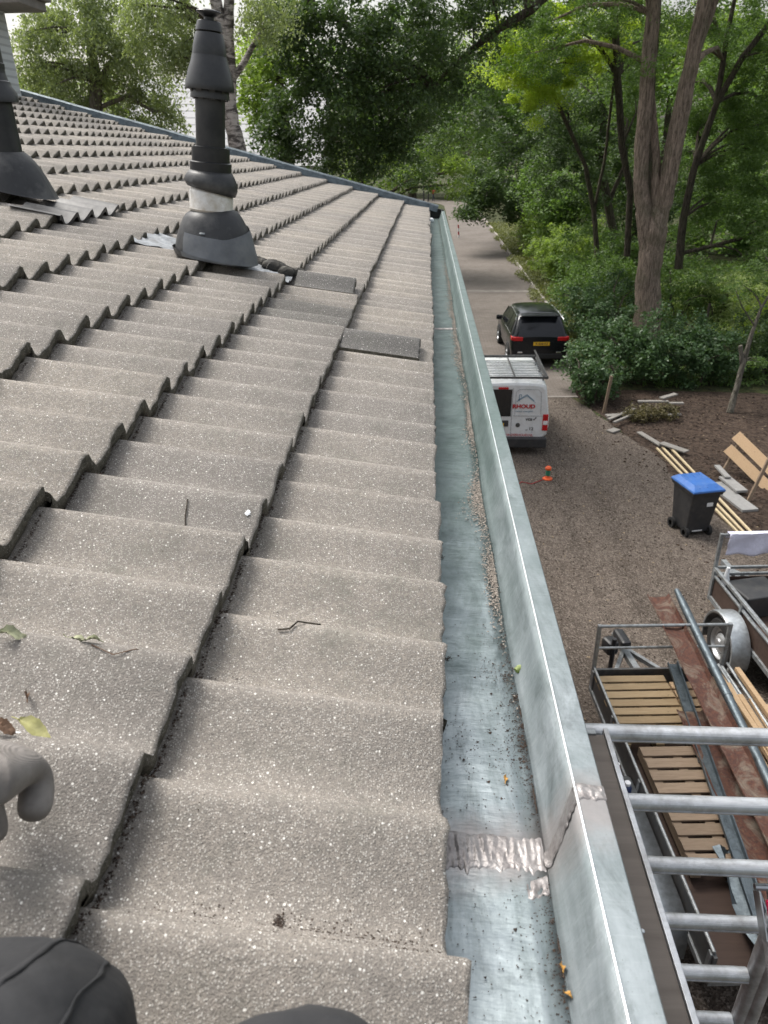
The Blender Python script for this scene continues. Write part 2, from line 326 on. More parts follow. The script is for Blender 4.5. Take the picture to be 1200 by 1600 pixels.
def np_mesh(name, V, F, mat, parent=None, smooth=False, mi=None):   # V (n,3), F (m,k) all same k
    me = bpy.data.meshes.new(name); V = np.ascontiguousarray(V, np.float32); F = np.ascontiguousarray(F, np.int32); k = F.shape[1]
    me.vertices.add(len(V)); me.vertices.foreach_set('co', V.ravel())
    me.loops.add(F.size); me.loops.foreach_set('vertex_index', F.ravel())
    me.polygons.add(len(F)); me.polygons.foreach_set('loop_start', np.arange(0, F.size, k, dtype=np.int32)); me.polygons.foreach_set('loop_total', np.full(len(F), k, np.int32))
    for m in (mat if isinstance(mat, (list, tuple)) else [mat]): me.materials.append(MATS[m])
    if mi is not None: me.polygons.foreach_set('material_index', np.ascontiguousarray(mi, np.int32))
    me.polygons.foreach_set('use_smooth', np.full(len(F), smooth)); me.update(calc_edges=True); me.validate()
    if smooth: me.set_sharp_from_angle(angle=R(72))
    o = bpy.data.objects.new(name, me); COL.objects.link(o)
    if parent: o.parent = parent
    return o
def tag(o, label=None, cat=None, group=None, kind=None):
    for k, v in (('label', label), ('category', cat), ('group', group), ('kind', kind)):
        if v: o[k] = v
    return o
def empty(name, loc=(0, 0, 0), rz=0, label=None, cat=None, group=None):
    o = bpy.data.objects.new(name, None); COL.objects.link(o); o.location = loc; o.rotation_euler = (0, 0, rz); o.empty_display_size = .2
    return tag(o, label, cat, group)
def copy_tree(o, parent=None):
    c = o.copy(); COL.objects.link(c); c.parent = parent
    for ch in list(o.children): copy_tree(ch, c)
    return c
def text(name, body, size, mat, parent, loc, rot, ext=.001, align='CENTER', bold=0., sx=1.):
    cu = bpy.data.curves.new(name, 'FONT'); cu.body = body; cu.size = size; cu.extrude = ext; cu.align_x = align; cu.align_y = 'CENTER'; cu.offset = bold
    cu.resolution_u = 3
    tmp = bpy.data.objects.new('tmp', cu); COL.objects.link(tmp)
    dg = bpy.context.evaluated_depsgraph_get(); me = bpy.data.meshes.new_from_object(tmp.evaluated_get(dg))
    bpy.data.objects.remove(tmp); me.materials.clear(); me.materials.append(MATS[mat])
    o = bpy.data.objects.new(name, me); COL.objects.link(o); o.parent = parent; o.location = loc; o.rotation_euler = rot; o.scale = (sx, 1, 1)
    return o
# ------------------------------------------------------------ the setting
def sheet(name, pts, z, mat, sub=0):
    m = MB(); m.add([(x, y, z) for x, y in pts], [tuple(range(len(pts)))]); return tag(m.build(name, mat), kind='structure')
n = 90                                             # ground: one sheet to the horizon, gently uneven in the wood
xs = np.concatenate([np.linspace(-500, -40, 12)[:-1], np.linspace(-40, 60, n), np.linspace(60, 500, 12)[1:]])
ys = np.concatenate([np.linspace(-300, -10, 8)[:-1], np.linspace(-10, 90, n), np.linspace(90, 900, 20)[1:]])
XX, YY = np.meshgrid(xs, ys); ZZ = np.zeros_like(XX)
mask = np.clip((XX-6.6)/3, 0, 1)*np.clip((YY-21.5)/3, 0, 1)
ZZ += mask*(.14*np.sin(XX*.9)*np.cos(YY*.7)+.10*np.sin(XX*.31+YY*.43)) - .004
V = np.stack([XX, YY, ZZ], -1).reshape(-1, 3); nx = len(xs)
F = np.array([(i*nx+j, i*nx+j+1, (i+1)*nx+j+1, (i+1)*nx+j) for i in range(len(ys)-1) for j in range(nx-1)])
tag(np_mesh('ground', V, F, 'forest_floor', smooth=True), kind='structure')
def wavy(pts, amp, step=.5):
    out = []
    for i in range(len(pts)):
        a = Vector(pts[i]); b = Vector(pts[(i+1) % len(pts)]); k = max(1, int((b-a).length/step))
        for j in range(k):
            p = a.lerp(b, j/k); out.append((p.x+rnd.uniform(-amp, amp), p.y+rnd.uniform(-amp, amp)))
    return out
sheet('soil_bed', wavy([(4.2, 21), (4.9, 18.6), (5.1, 16.5), (5.3, 14.5), (5.2, 12.5), (5.6, 10), (6, 4), (16, 4), (16, 19.6), (9.5, 20.8), (6, 21)], .12), .004, 'soil')
sheet('gravel_yard', wavy([(-.4, -8), (14, -8), (13, 9), (6.4, 10.5), (5.75, 12.5), (5.55, 14.3), (5.25, 16.2), (4.9, 17.6), (4.5, 19.2), (4.3, 20.4), (-.4, 20.2)], .13), .008, 'gravel')
# road, straight then bending left at the far end
m = MB(); L = []; Rr = []
for y in np.linspace(20.3, 100, 30):
    k = (y-20.3)/80; L.append((1.9+.3*k, y, .012)); Rr.append((4.35+1.6*min(1, max(0, (y-20)/14))*.62+.9*k*.8, y, .012))
for a in np.linspace(0, 1, 14):
    an = a*R(70); cx, cy = -14, 100; L.append((cx+16.2*math.cos(an), cy+16.2*math.sin(an)*1.1, .012)); Rr.append((cx+20.05*math.cos(an), cy+20.05*math.sin(an)*1.1, .012))
m.grid([[a, b] for a, b in zip(L, Rr)]); tag(m.build('road', 'road'), kind='structure')
m = MB()
for i in range(1, len(Rr)-16):
    a = Vector(Rr[i]); b = Vector(Rr[i+1]); m.beam(a+Vector((.06, .01, .03)), b+Vector((.06, -.02, .03)), .12, .16)
tag(m.build('kerb', 'kerb_concrete', bevel=.01), kind='structure')
m = MB(); m.add([(2.0, 37.6, .018), (5.3, 37.5, .018), (5.35, 38.1, .018), (2.0, 38.25, .018)], [(0, 1, 2, 3)])
m.add([(1.9, 20.25, .018), (4.4, 20.3, .018), (4.4, 20.42, .018), (1.9, 20.4, .018)], [(0, 1, 2, 3)])
tag(m.build('paving_strip', 'concrete_worn'), kind='structure')

# ------------------------------------------------------------ the house
TH = .257987; HE = .616343; X0 = .0313537; W = .15; SP = .316664; Y0 = .676887
UP = Vector((-math.cos(TH), 0, math.sin(TH))); NR = Vector((math.sin(TH), 0, math.cos(TH))); E0 = Vector((X0, 0, G-HE))
def rp(k, u, lift=0.): return E0 + UP*(k*SP) + NR*lift + Vector((0, Y0+u*W, 0))     # course number, wave number, height above crests
def prof(u):
    f = u % 1.; g = f/.30 if f < .30 else 1+(f-.30)/.70
    return -.041*(.5-.5*math.cos(PI*g))**.78
house = empty('house', (-3, 5, 0), 0, 'house with weathered grey-brown tiled roof, zinc gutter and black flues, filling the left side', 'house')
INV = Matrix.Translation((3, -5, 0))
def hp(o, par=None):          # keep world placement under the house empty
    o.parent = par or house
    if (par or house) is house: o.location = Vector(o.location) + Vector((3, -5, 0))
    return o
NK = 17; J0, J1 = -8, 29
DARK = {(0, 5): .006}
def tile(k, j, nu, dark=False, off=0., lift=0., uu=None, L=.40, rot=0., amp=1.):
    """one double-wave tile: top skin, broken front edge, underside, far lap edge"""
    u0, u1 = uu or (2*j+.10, 2*j+2.16)
    V = []; F = []; MI = []
    ss = [off, off+.006, off+.15, off+L]
    us = np.linspace(u0, u1, nu)
    yend = 9.545
    def P(s, u, dz, jit=0.):
        if k == 0 and s-off < .1: jit += prof(u)*.16
        drop = .039*((s-off)/SP)
        z = prof(u)*amp - drop + lift + dz
        if (s-off) < .004: z -= .003
        lip = max(0., (u-(u1-.16))/.16); z += .007*lip*(1-lip)*2 + (.004 if u > u1-.2 else 0)
        return rp(k, u, z) + UP*(s+jit+rot*(u-u0)) 
    jits = [rnd.gauss(0, .0014) for _ in us]
    n = len(us)
    for a, s in enumerate(ss):
        for i, u in enumerate(us): V.append(P(s, u, 0, jits[i] if a < 2 else 0))
    for a in range(3):
        for i in range(n-1): F.append((a*n+i, (a+1)*n+i, (a+1)*n+i+1, a*n+i+1)); MI.append(1 if dark else 0)
    b = len(V)
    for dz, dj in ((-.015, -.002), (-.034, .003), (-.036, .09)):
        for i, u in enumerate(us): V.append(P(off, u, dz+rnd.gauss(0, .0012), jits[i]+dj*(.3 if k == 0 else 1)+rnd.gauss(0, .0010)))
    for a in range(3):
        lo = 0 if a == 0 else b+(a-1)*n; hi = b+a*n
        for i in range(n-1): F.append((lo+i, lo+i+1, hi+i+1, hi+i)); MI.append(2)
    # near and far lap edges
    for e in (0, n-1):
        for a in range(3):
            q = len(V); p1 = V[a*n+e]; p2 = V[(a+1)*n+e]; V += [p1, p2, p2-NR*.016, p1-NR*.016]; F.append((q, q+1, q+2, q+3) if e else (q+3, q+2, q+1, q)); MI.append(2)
    for v in V:
        if v.y > yend: v.y = yend
    return V, F, MI
FL1 = rp(2.75, 16.3); FL2 = rp(5.85, 18.1)
AV = []; AF = []; AM = []; nb = 0
for k in range(NK):
    for j in range(J0, J1+1):
        u0 = 2*j+.1
        if Y0+u0*W > 9.5: continue
        if k in (2, 3) and j == 8: continue
        if k == 2 and j == 7 and False: continue                    # opened up for the flue flashing
        dist = math.hypot(Y0+u0*W, k*SP); nu = 25 if dist < 3.5 else 17
        dk = (k, j) == (1, 6) or (k, j) == (1, 5) and False
        off = rnd.gauss(0, .0035) if k == 0 else rnd.gauss(0, .0022)
        off = {(0, 1): -.004, (0, 0): -.003, (0, -1): .0, (0, -2): -.012}.get((k, j), off)
        V, F, MI = tile(k, j, nu, dk, off, rnd.gauss(0, .0008), rot=rnd.gauss(0, .001))
        AV += V; AF += [tuple(i+nb for i in f) for f in F]; AM += MI; nb += len(V)
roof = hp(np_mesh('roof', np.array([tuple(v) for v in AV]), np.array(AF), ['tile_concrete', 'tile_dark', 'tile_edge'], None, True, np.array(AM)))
# back slope, deck below the tiles, walls
m = MB(); ridge = E0+UP*(NK*SP+.1); y0, y1 = -2.2, 9.5
a = E0+UP*.05-NR*.085; r = ridge-NR*.085
m.add([(a.x, y0, a.z), (a.x, y1, a.z), (r.x, y1, r.z), (r.x, y0, r.z), (2*r.x-a.x, y1, a.z), (2*r.x-a.x, y0, a.z)], [(0, 1, 2, 3), (3, 2, 4, 5)])
hp(m.build('roof_deck', 'soffit'))
m = MB(); 
for i in range(29):
    yy = y0+.1+i*.4; m.tube([(ridge.x, yy, ridge.z-.01), (ridge.x, yy+.42, ridge.z+.005)], [.11, .12], 14)
hp(m.build('ridge_cap', 'tile_concrete'))
m = MB(); bx0 = 2*r.x+.5
m.box(((-.55+bx0)/2, (y0+y1)/2+.05, 2.85), (-.55-bx0, y1-y0-.2, 5.2)); hp(m.build('wall', 'brick_wall'))
m = MB(); m.box((-.03, 3.65, G-.83), (.025, 11.75, .2)); m.box((-.3, 3.65, G-.945), (.56, 11.7, .015)); hp(m.build('fascia_board', 'soffit'))
# verge trim: blue-grey zinc folded along the far gable
def pr2(s, y, lift): p = E0+UP*s+NR*lift; return Vector((p.x, y, p.z))
m = MB()
for i in range(9):
    s0 = -.10+i*.65; s1 = min(s0+.66, NK*SP+.05); l = .0015*(i % 2)
    P = [[pr2(s, 9.50, -.03), pr2(s, 9.515, .034+l), pr2(s, 9.53, .046+l), pr2(s, 9.62, .046+l), pr2(s, 9.63, .03), pr2(s, 9.63, -.12)] for s in (s0, s1)]
    m.grid(P)
hp(m.build('verge_trim', 'zinc_trim'))
# gutter
gy = np.concatenate([np.arange(-2.2, 3, .035), np.arange(3, 9.66, .06)])
def gnoise(y, s): return .0009*math.sin(y*3.3+s)+.0007*math.sin(y*8.1+2*s)+.0003*math.sin(y*19+3*s)
def gprof(y):
    c = .0025*math.sin(y*3.1)+.0015*math.sin(y*11)
    return [(-.012, .655), (-.012, .742), (.03, .742+gnoise(y, 1)), (.075, .7425+gnoise(y, 2)*1.6), (.12, .742+gnoise(y, 3)), (.146+c, .741)], \
           [(.146+c, .741), (.1535+c*.5, .735), (.162+gnoise(y, 4), .712), (.171+gnoise(y, 5), .685), (.1785, .662)], \
           [(.1797, .6602), (.1803, .66022), (.196, .6607+gnoise(y, 6)*.3), (.2092, .6612), (.2108, .6614), (.2122, .6632), (.2126, .6650), (.2130, .70), (.2115, .715)]
gut = None
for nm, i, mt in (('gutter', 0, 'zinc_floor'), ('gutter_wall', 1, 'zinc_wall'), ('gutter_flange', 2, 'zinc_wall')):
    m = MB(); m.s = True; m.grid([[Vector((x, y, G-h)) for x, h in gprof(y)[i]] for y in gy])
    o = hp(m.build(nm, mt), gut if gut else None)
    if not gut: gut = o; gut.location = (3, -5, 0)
    mm = o.modifiers.new('thick', 'SOLIDIFY'); mm.thickness = .0012; mm.offset = -1
m = MB(); m.tube([(.1792, y, G-.6596) for y in gy], .0013, 8); hp(m.build('crest_bead', 'zinc_bright'), gut)
m = MB(); m.tube([(.1475+.0025*math.sin(y*3.1)+.0015*math.sin(y*11), y, G-.7405) for y in gy[::2]], .0010, 6); hp(m.build('crease_line', 'zinc_floor'), gut)
m = MB(); m.box((.085, 9.6, G-.695), (.19, .02, .105)); m.beam(Vector((-.05, 9.58, G-.60)), Vector((.20, 9.58, G-.655)), .10, .012); hp(m.build('gutter_end', 'black_plastic'), gut)
# solder seam: a lumpy ribbon over floor, wall and flange
def ribbon(path, wid, name, seedk, n2=26, amp=.0035):
    rr = random.Random(seedk); L = len(path); P = []
    for i, (x, y, z, nx_, nz_) in enumerate(path):
        row = []; wl = wid*(.92+.05*math.sin(i*.21+seedk)); ridgeh = .55+.45*math.sin(i*.52+.6*math.sin(i*.17))**2; low = wid*.22*abs(mnoise.noise(Vector((i*.22, 9., seedk))))*2
        for j in range(n2):
            t_ = j/(n2-1); e = math.sin(PI*t_)**.45
            nv = mnoise.noise(Vector((i*.33+seedk*7, t_*1.6, seedk))) + .5*mnoise.noise(Vector((i*.8+seedk*3, t_*4.5, 2.)))
            hgt = e*amp*(.75+.9*nv)+.0004*e
            if t_ < .16: hgt += amp*.55*e*(.7+.5*mnoise.noise(Vector((i*.4, 5., seedk))))
            row.append(Vector((x+nx_*hgt, y-wl/2+wl*t_-low*(1-t_)+.0008*math.sin(i*.3), z+nz_*hgt)))
        P.append(row)
    m = MB(); m.s = True; m.grid(P); return m.build(name, 'solder')
path = [(x, .592+.10*(x-.08)*-.3, G-.7418, 0, 1) for x in np.linspace(.0, .147, 90)]
seam = hp(ribbon(path, .050, 'solder_seam', 3, 36, .0019), gut)
path = [(float(np.interp(.739-.077*t_, (.662, .685, .712, .735, .741), (.1785, .171, .162, .1535, .146)))-.0007, .580+.030*t_, G-.739+.077*t_, -.93, .35) for t_ in np.linspace(0, 1, 40)]
hp(ribbon(path, .024, 'solder_seam', 5, 20, .0016), gut)
path = [(x, .611, G-.6600-(x-.18)*.05, 0, 1) for x in np.linspace(.179, .2125, 20)]
hp(ribbon(path, .024, 'solder_seam', 8, 20, .0018), gut)
path = [(x, .548+.006*math.sin(x*90), G-.7418, 0, 1) for x in np.linspace(.122, .1465, 14)]
hp(ribbon(path, .026, 'solder_seam', 9, 14, .0022), gut)
# second, older seam further along
path = [(x, 3.4, G-.7418, 0, 1) for x in np.linspace(.0, .147, 30)]
hp(ribbon(path, .03, 'solder_seam', 13, 12, .002), gut)
# white painted brick chimney standing on the top of the slope
ch = MB(); ch.box((-5.52, 9.16, 7.75), (1.66, .42, 3.3)); cho = hp(ch.build('chimney', 'painted_brick'))
ch = MB(); ch.box((-5.35, 9.16, 7.87), (2.2, .62, .09)); ch.box((-5.35, 9.16, 7.94), (2.3, .72, .04)); hp(ch.build('chimney_cap', 'soffit', bevel=.01), cho)
m = MB()
for i in range(26):
    x = -4.70-.045*i; s = (X0-x)/math.cos(TH); zt = G-HE+s*math.sin(TH); m.tube([(x, 8.93, zt-.03), (x, 8.94, zt+.10), (x, 8.96, zt+.16)], [.02, .02, .012], 6)
hp(m.build('chimney_flashing', 'lead_grey'), cho)

# ------------------------------------------------------------ flues
def tilted(base, top, prof, n=40): pass
def axis_mat(d):
    return Vector((0, 0, 1)).rotation_difference(Vector(d).normalized()).to_matrix().to_4x4()
fl = empty('tmp'); bpy.data.objects.remove(fl)
FX, FY = -.868, 3.11
AX = axis_mat((.105, 0, 1))
def fz(z): return Vector((FX+.105*(z-6.19), FY, z))
def flu(name, prof, mat, par, zc, n=40, extra=None):
    m = MB(); m.lathe([(r_, z-zc) for r_, z in prof], n, AX, fz(zc))
    if extra: extra(m)
    o = m.build(name, mat, bevel=0); return hp(o, par)
flue = flu('flue', [(.072, 6.18), (.073, 6.42)], 'black_plastic', None, 6.18)
flue = flue; flue['label'] = 'tall black flue with conical cowl and grey metal band'
def dome_extra(m): pass
# flashing dome: bulging rubber hood sheared down the slope
m = MB(); m.s = True; P = []
for i in range(15):
    t_ = i/14; row = []
    for k in range(41):
        a = 2*PI*k/40; rr_ = .088+(.166-.088)*math.sin(t_**.8*PI/2)
        rr_ *= 1+.05*t_*math.cos(a-.1)
        zz = 6.195-.235*t_**1.25
        c = fz(6.195); x = c.x-.008*t_+rr_*math.cos(a); y = c.y-.01*t_+rr_*.95*math.sin(a)
        zr = G-HE+((X0-x)/math.cos(TH))*math.sin(TH)
        z = zz*(1-t_**3)+(zr+.005)*t_**3
        q_ = Vector((x, y, z)); q_ += Vector((math.cos(a), math.sin(a), .3))*(.007*t_*mnoise.noise(q_*16)+.004*t_*mnoise.noise(q_*38)); row.append(q_)
    row[-1] = row[0].copy(); P.append(row)
m.grid(P); o = hp(m.build('flashing_hood', 'black_rubber'), flue)
# torn lower skirt sheet laid over the hood's near right side
m = MB(); m.s = True; P = []
for i in range(9):
    t_ = .42+.58*i/8; row = []
    for k in range(25):
        a = R(-125)+R(190)*k/24; edge = .04*math.sin(k/24*PI*1.0)
        tt = min(1., t_-(.30*abs(k/24-.35)*(1-i/8)-.06)); rr_ = .088+(.166-.088)*math.sin(tt**.8*PI/2)+.005; rr_ *= 1+.05*tt*math.cos(a-.1)
        c = fz(6.195); x = c.x-.008*tt+rr_*math.cos(a); y = c.y-.01*tt+rr_*.95*math.sin(a)
        zr = G-HE+((X0-x)/math.cos(TH))*math.sin(TH); zz = 6.195-.235*tt**1.25
        q_ = Vector((x, y, zz*(1-tt**3)+(zr+.007)*tt**3+.002)); q_ += Vector((math.cos(a), math.sin(a), .3))*(.007*tt*mnoise.noise(q_*16)+.004*tt*mnoise.noise(q_*30)+.001); row.append(q_)
    P.append(row)
m.grid(P); o = hp(m.build('hood_skirt', 'lead_grey'), flue)
m = MB(); m.lathe([(.0, .006), (.012, .005), (.014, 0)], 12, AX, fz(6.10)+Vector((.0, -.128, .018))); hp(m.build('rivet', 'galvanised'), flue)
flu('metal_band', [(.070, 6.192), (.0855, 6.192), (.0875, 6.20), (.0855, 6.204), (.0855, 6.262), (.083, 6.268), (.072, 6.290), (.05, 6.30)], 'alu_band', flue, 6.192)
def ragged(r0, r1, z0, z1, zc, amp, name, mat):
    m = MB(); m.s = True; P = []
    for i in range(5):
        t_ = i/4; row = []
        for k in range(49):
            a = 2*PI*k/48; dz = -amp*(.5-.5*math.cos(a-R(200)))*t_
            rr_ = r0+(r1-r0)*math.sin(t_*PI*.75)/math.sin(PI*.75) if t_ < .9 else r1*.985
            v = Vector((rr_*math.cos(a), rr_*math.sin(a), z0+(z1-z0)*t_+dz-zc)); row.append(fz(zc)+(AX @ v))
        P.append(row)
    m.grid(P); o = m.build(name, mat); s = o.modifiers.new('t', 'SOLIDIFY'); s.thickness = .004; return hp(o, flue)
ragged(.073, .092, 6.340, 6.285, 6.29, .035, 'rubber_collar', 'black_rubber')
flu('lower_collar', [(.06, 6.332), (.080, 6.334), (.080, 6.368), (.072, 6.372), (.0655, 6.374)], 'black_plastic', flue, 6.332)
flu('middle_collar', [(.055, 6.376), (.0655, 6.378), (.069, 6.384), (.069, 6.41), (.0655, 6.414), (.0655, 6.422), (.055, 6.424)], 'black_plastic', flue, 6.376)
flu('pipe', [(.0555, 6.30), (.0555, 6.62)], 'black_plastic', flue, 6.30)
m = MB(); m.lathe([(.050, -.0), (.073, .0), (.073, .004), (.069, .03), (.055, .04)], 40, AX, fz(6.585))
for k in range(9):
    a = 2*PI*k/9+.2; p = fz(6.598)+(AX @ Vector((.066*math.cos(a), .066*math.sin(a), 0))); m.box(p, (.006, .022, .036), a, 0, R(14))
hp(m.build('cowl_skirt', 'black_plastic'), flue)
flu('lower_cone', [(.085, 6.618), (.0895, 6.612), (.0905, 6.618), (.089, 6.632), (.080, 6.672), (.0695, 6.70), (.0635, 6.724)], 'black_plastic', flue, 6.618)
flu('upper_cone', [(.0625, 6.700), (.0635, 6.716), (.060, 6.75), (.0505, 6.792), (.0495, 6.794), (.0495, 6.7945)], 'black_plastic', flue, 6.700)
flu('vent_ring', [(.038, 6.79), (.0415, 6.80), (.0490, 6.7995), (.048, 6.806), (.0425, 6.828), (.0385, 6.831), (.018, 6.831), (.018, 6.845)], 'black_plastic', flue, 6.79)
flu('cap', [(.001, 6.842), (.02, 6.842), (.044, 6.855), (.0455, 6.858), (.043, 6.861), (.02, 6.866), (.001, 6.867)], 'black_plastic', flue, 6.842)
# open patch around the flue: membrane, broken mortar
def roof_blob(name, k, u, rx, ry, h, mat, par=None, seed=1, n=18, lift=-.02, jag=.3):
    rr = random.Random(seed); c = rp(k, u, lift); m = MB(); m.s = True; P = []
    for i in range(6):
        t_ = i/5; row = []
        for q in range(n+1):
            a = 2*PI*(q % n)/n; rs = random.Random(seed*100+q % n); w_ = 1+jag*rs.uniform(-1, 1)
            rad = math.cos(t_*PI/2)
            row.append(c+UP*(ry*rad*w_*math.sin(a))+Vector((0, rx*rad*w_*math.cos(a), 0))+NR*(h*math.sin(t_*PI/2)*(1+.3*jag*rs.uniform(-1, 1))))
        P.append(row)
    m.grid(P); return m.build(name, mat)
m = MB(); m.s = True; P = []
for i in range(14):
    row = []
    for q in range(22):
        k = 1.95+i/13*2.25; u = 16.15+q/21*2.1; row.append(rp(k, u, -.026+.006*math.sin(i*2.1+q*1.3)+.004*rnd.uniform(-1, 1)))
    P.append(row)
m.grid(P); hp(m.build('flashing_membrane', 'white_membrane'), flue)
for i, (k, u, rx, ry, h) in enumerate([(2.25, 17.35, .05, .06, .035), (2.05, 17.1, .035, .05, .03), (2.5, 17.6, .04, .05, .025), (1.9, 17.3, .03, .05, .03)]):
    hp(roof_blob('mortar_lump', k, u, rx, ry, h, 'mortar_black', None, 20+i, lift=-.02), flue)
# left flue: wider plastic base, leaning pipe, skirted cap
LF = rp(5.9, 18.0); LF.x = -1.815; LX = axis_mat((-.0, 0, 1))
def lf(z): return Vector((LF.x, LF.y, z))
m = MB(); zb = LF.z; m.lathe([(.072, zb+.02), (.068, zb+.58)], 36); m.v = [(v[0]+LF.x, v[1]+LF.y, v[2]) for v in m.v]
fl2 = hp(m.build('flue', 'black_plastic')); fl2['label'] = 'shorter black flue at the left edge of the roof'
m = MB(); m.s = True; P = []
for i in range(12):
    t_ = i/11; row = []
    for k in range(41):
        a = 2*PI*k/40; rr_ = (.078+(.155-.078)*math.sin(t_**.8*PI/2))*(1+.06*t_*math.cos(a)); x = LF.x+.02*t_+rr_*math.cos(a); y = LF.y+rr_*math.sin(a)
        zr = G-HE+((X0-x)/math.cos(TH))*math.sin(TH); zz = zb+.155-.18*t_
        row.append(Vector((x, y, zz*(1-t_**2)+(zr+.004)*t_**2)))
    P.append(row)
m.grid(P); hp(m.build('flashing_hood', 'black_rubber'), fl2)
m = MB(); m.lathe([(.088, .345), (.098, .340), (.098, .375), (.082, .40), (.080, .415), (.074, .42), (.068, .45)], 36); m.v = [(v[0]+LF.x, v[1]+LF.y, v[2]+zb) for v in m.v]; hp(m.build('skirt_ring', 'black_plastic'), fl2)
m = MB(); m.lathe([(.05, .45), (.070, .46), (.072, .48), (.06, .49), (.045, .58), (.036, .75), (.02, .78), (.001, .78)], 36); m.v = [(v[0]+LF.x, v[1]+LF.y, v[2]+zb) for v in m.v]; hp(m.build('cowl', 'black_plastic'), fl2)
m = MB(); m.s = True       # formed plastic flashing tile to the right of it
for (u0, u1, k0, k1, lf_) in ((15.9, 20.1, 4.92, 5.6, .006),):
    us = np.linspace(u0, u1, 49)
    m.grid([[rp(k, u, prof(u)+lf_-.02*(k-4.92)) for u in us] for k in (k0, k0+.01, k1)])
    m.grid([[rp(k0, u, prof(u)+lf_-dz) for u in us] for dz in (0, .02)])
hp(m.build('flashing_tile', 'black_rubber'), fl2)
# loose tiles lying on the roof
def loose(name, k, j, uu, off, lift, label, dark=True, L=.40, rot=0.):
    V, F, MI = tile(k, j, 25, dark, off, lift, uu, L, rot, 1.25)
    o = np_mesh(name, np.array([tuple(v) for v in V]), np.array(F), ['tile_concrete', 'tile_dark', 'tile_edge'], None, True, np.array(MI))
    return tag(o, label, 'roof tile', 'loose tiles on the roof')
loose('loose_tile', 0, 6, (11.45, 12.28), .055, .030, 'cut dark tile piece lying raised on the lowest course beside the gutter', L=.26)
loose('loose_tile', 1, 8, (16.4, 17.36), .03, .040, 'raised dark tile with broken end lying just right of the black mortar lumps', L=.25, rot=.012)

# ------------------------------------------------------------ small things on the roof and in the gutter
def grains(name, pts, sizes, mat, label=None, cat='dirt', kind='stuff', flat=.6, par=None):
    n = len(pts); pts = np.array(pts); B = np.array([(1, 0, 0), (-.5, .87, 0), (-.5, -.87, 0), (0, 0, 1.), (0, 0, -.6)])
    a = npr.uniform(0, 2*PI, n); s = np.array(sizes)
    jit = npr.uniform(.6, 1.4, (n, 5, 3)); loc = B[None]*jit
    x = loc[..., 0]*np.cos(a)[:, None]-loc[..., 1]*np.sin(a)[:, None]; y = loc[..., 0]*np.sin(a)[:, None]+loc[..., 1]*np.cos(a)[:, None]; z = loc[..., 2]*flat
    V = np.stack([x, y, z], -1)*s[:, None, None]+pts[:, None, :]
    T = np.array([(0, 1, 3), (1, 2, 3), (2, 0, 3), (1, 0, 4), (2, 1, 4), (0, 2, 4)]); F = (T[None]+np.arange(n)[:, None, None]*5).reshape(-1, 3)
    o = np_mesh(name, V.reshape(-1, 3), F, mat)
    if par: hp(o, par)
    return tag(o, label, cat if label else None, None, kind)
pts = []; sz = []                                   # pale grit lying in the gutter crease
for i in range(15000):
    cl = rnd.random() < .5
    y = rnd.choice([rnd.gauss(1.2, .07), rnd.gauss(2.1, .12), rnd.gauss(1.55, .08), rnd.gauss(2.9, .2), rnd.gauss(3.6, .3), rnd.gauss(4.6, .5)]) if cl else rnd.choice([rnd.uniform(.8, 9.3), rnd.gauss(2.2, .8), rnd.gauss(3.2, .9)])
    if y < .78 or y > 9.4: continue
    c = .0025*math.sin(y*3.1)+.0015*math.sin(y*11); dens = .5+.5*math.sin(y*5)+.3*math.sin(y*13.7)
    if rnd.random() > (.9 if cl else .12+.45*max(0, mnoise.noise(Vector((y*2.3, 1., 1.)))*2)): continue
    x = .143+c-abs(rnd.gauss(0, (.013 if cl else .007)*(.6+.6*dens))); s = rnd.uniform(.0008, .0030)
    pts.append((x, y, G-.740+s*.3+rnd.uniform(0, .003)*(x > .13))); sz.append(s)
grains('grit', pts, sz, 'grit_pale', 'pale roof grit lying along the crease of the gutter', 'grit')
pts = []; sz = []
for i in range(2300):
    y = rnd.choice([rnd.uniform(.3, 2.4), rnd.gauss(.85, .12), rnd.gauss(.75, .05), rnd.gauss(.45, .1)]); 
    if y < .3: continue
    c = .0025*math.sin(y*3.1)+.0015*math.sin(y*11)
    x = rnd.choice([rnd.uniform(.02, .14), .145+c-abs(rnd.gauss(0, .006)), .145+c-abs(rnd.gauss(0, .02))]); 
    if abs(y-.59) < .03: continue
    s = rnd.uniform(.0004, .0014)*(2 if rnd.random() < .04 else 1); pts.append((max(.01, x), y, G-.741+s*.3)); sz.append(s)
for px_, py_, n_, r_ in ((790, 1060, 60, .004), (803, 1047, 24, .002), (806, 1090, 60, .003), (800, 1098, 30, .003), (815, 1112, 60, .003), (818, 1135, 40, .0025), (822, 1165, 40, .003), (848, 1240, 90, .004), (852, 1262, 60, .003), (775, 925, 60, .004), (690, 870, 40, .003), (785, 1010, 40, .004), (880, 1480, 60, .003), (883, 1520, 50, .003), (760, 1048, 50, .01), (700, 1030, 30, .003)):
    c_q = gnd(px_, py_, G-.741)
    for _ in range(n_): pts.append((min(c_q.x+rnd.gauss(0, r_), .147), c_q.y+rnd.gauss(0, r_*1.6), G-.7405+rnd.uniform(0, r_*.4))); sz.append(rnd.uniform(.0005, .0017))
grains('dirt_specks', pts, sz, 'dirt_dark', 'dark dirt specks scattered over the gutter floor near the solder seam', 'dirt')
pts = []; sz = []                                   # debris in the troughs and behind the laps
def trough(k, u, n, sp, r=.03, s0=.0012):
    for _ in range(int(n*2.2)):
        uu = u+rnd.gauss(0, sp); kk = k+rnd.gauss(0, r); pts.append(tuple(rp(kk, uu, prof(uu)-.039*(kk % 1)+.001))); sz.append(s0*rnd.uniform(.35, 1.5))
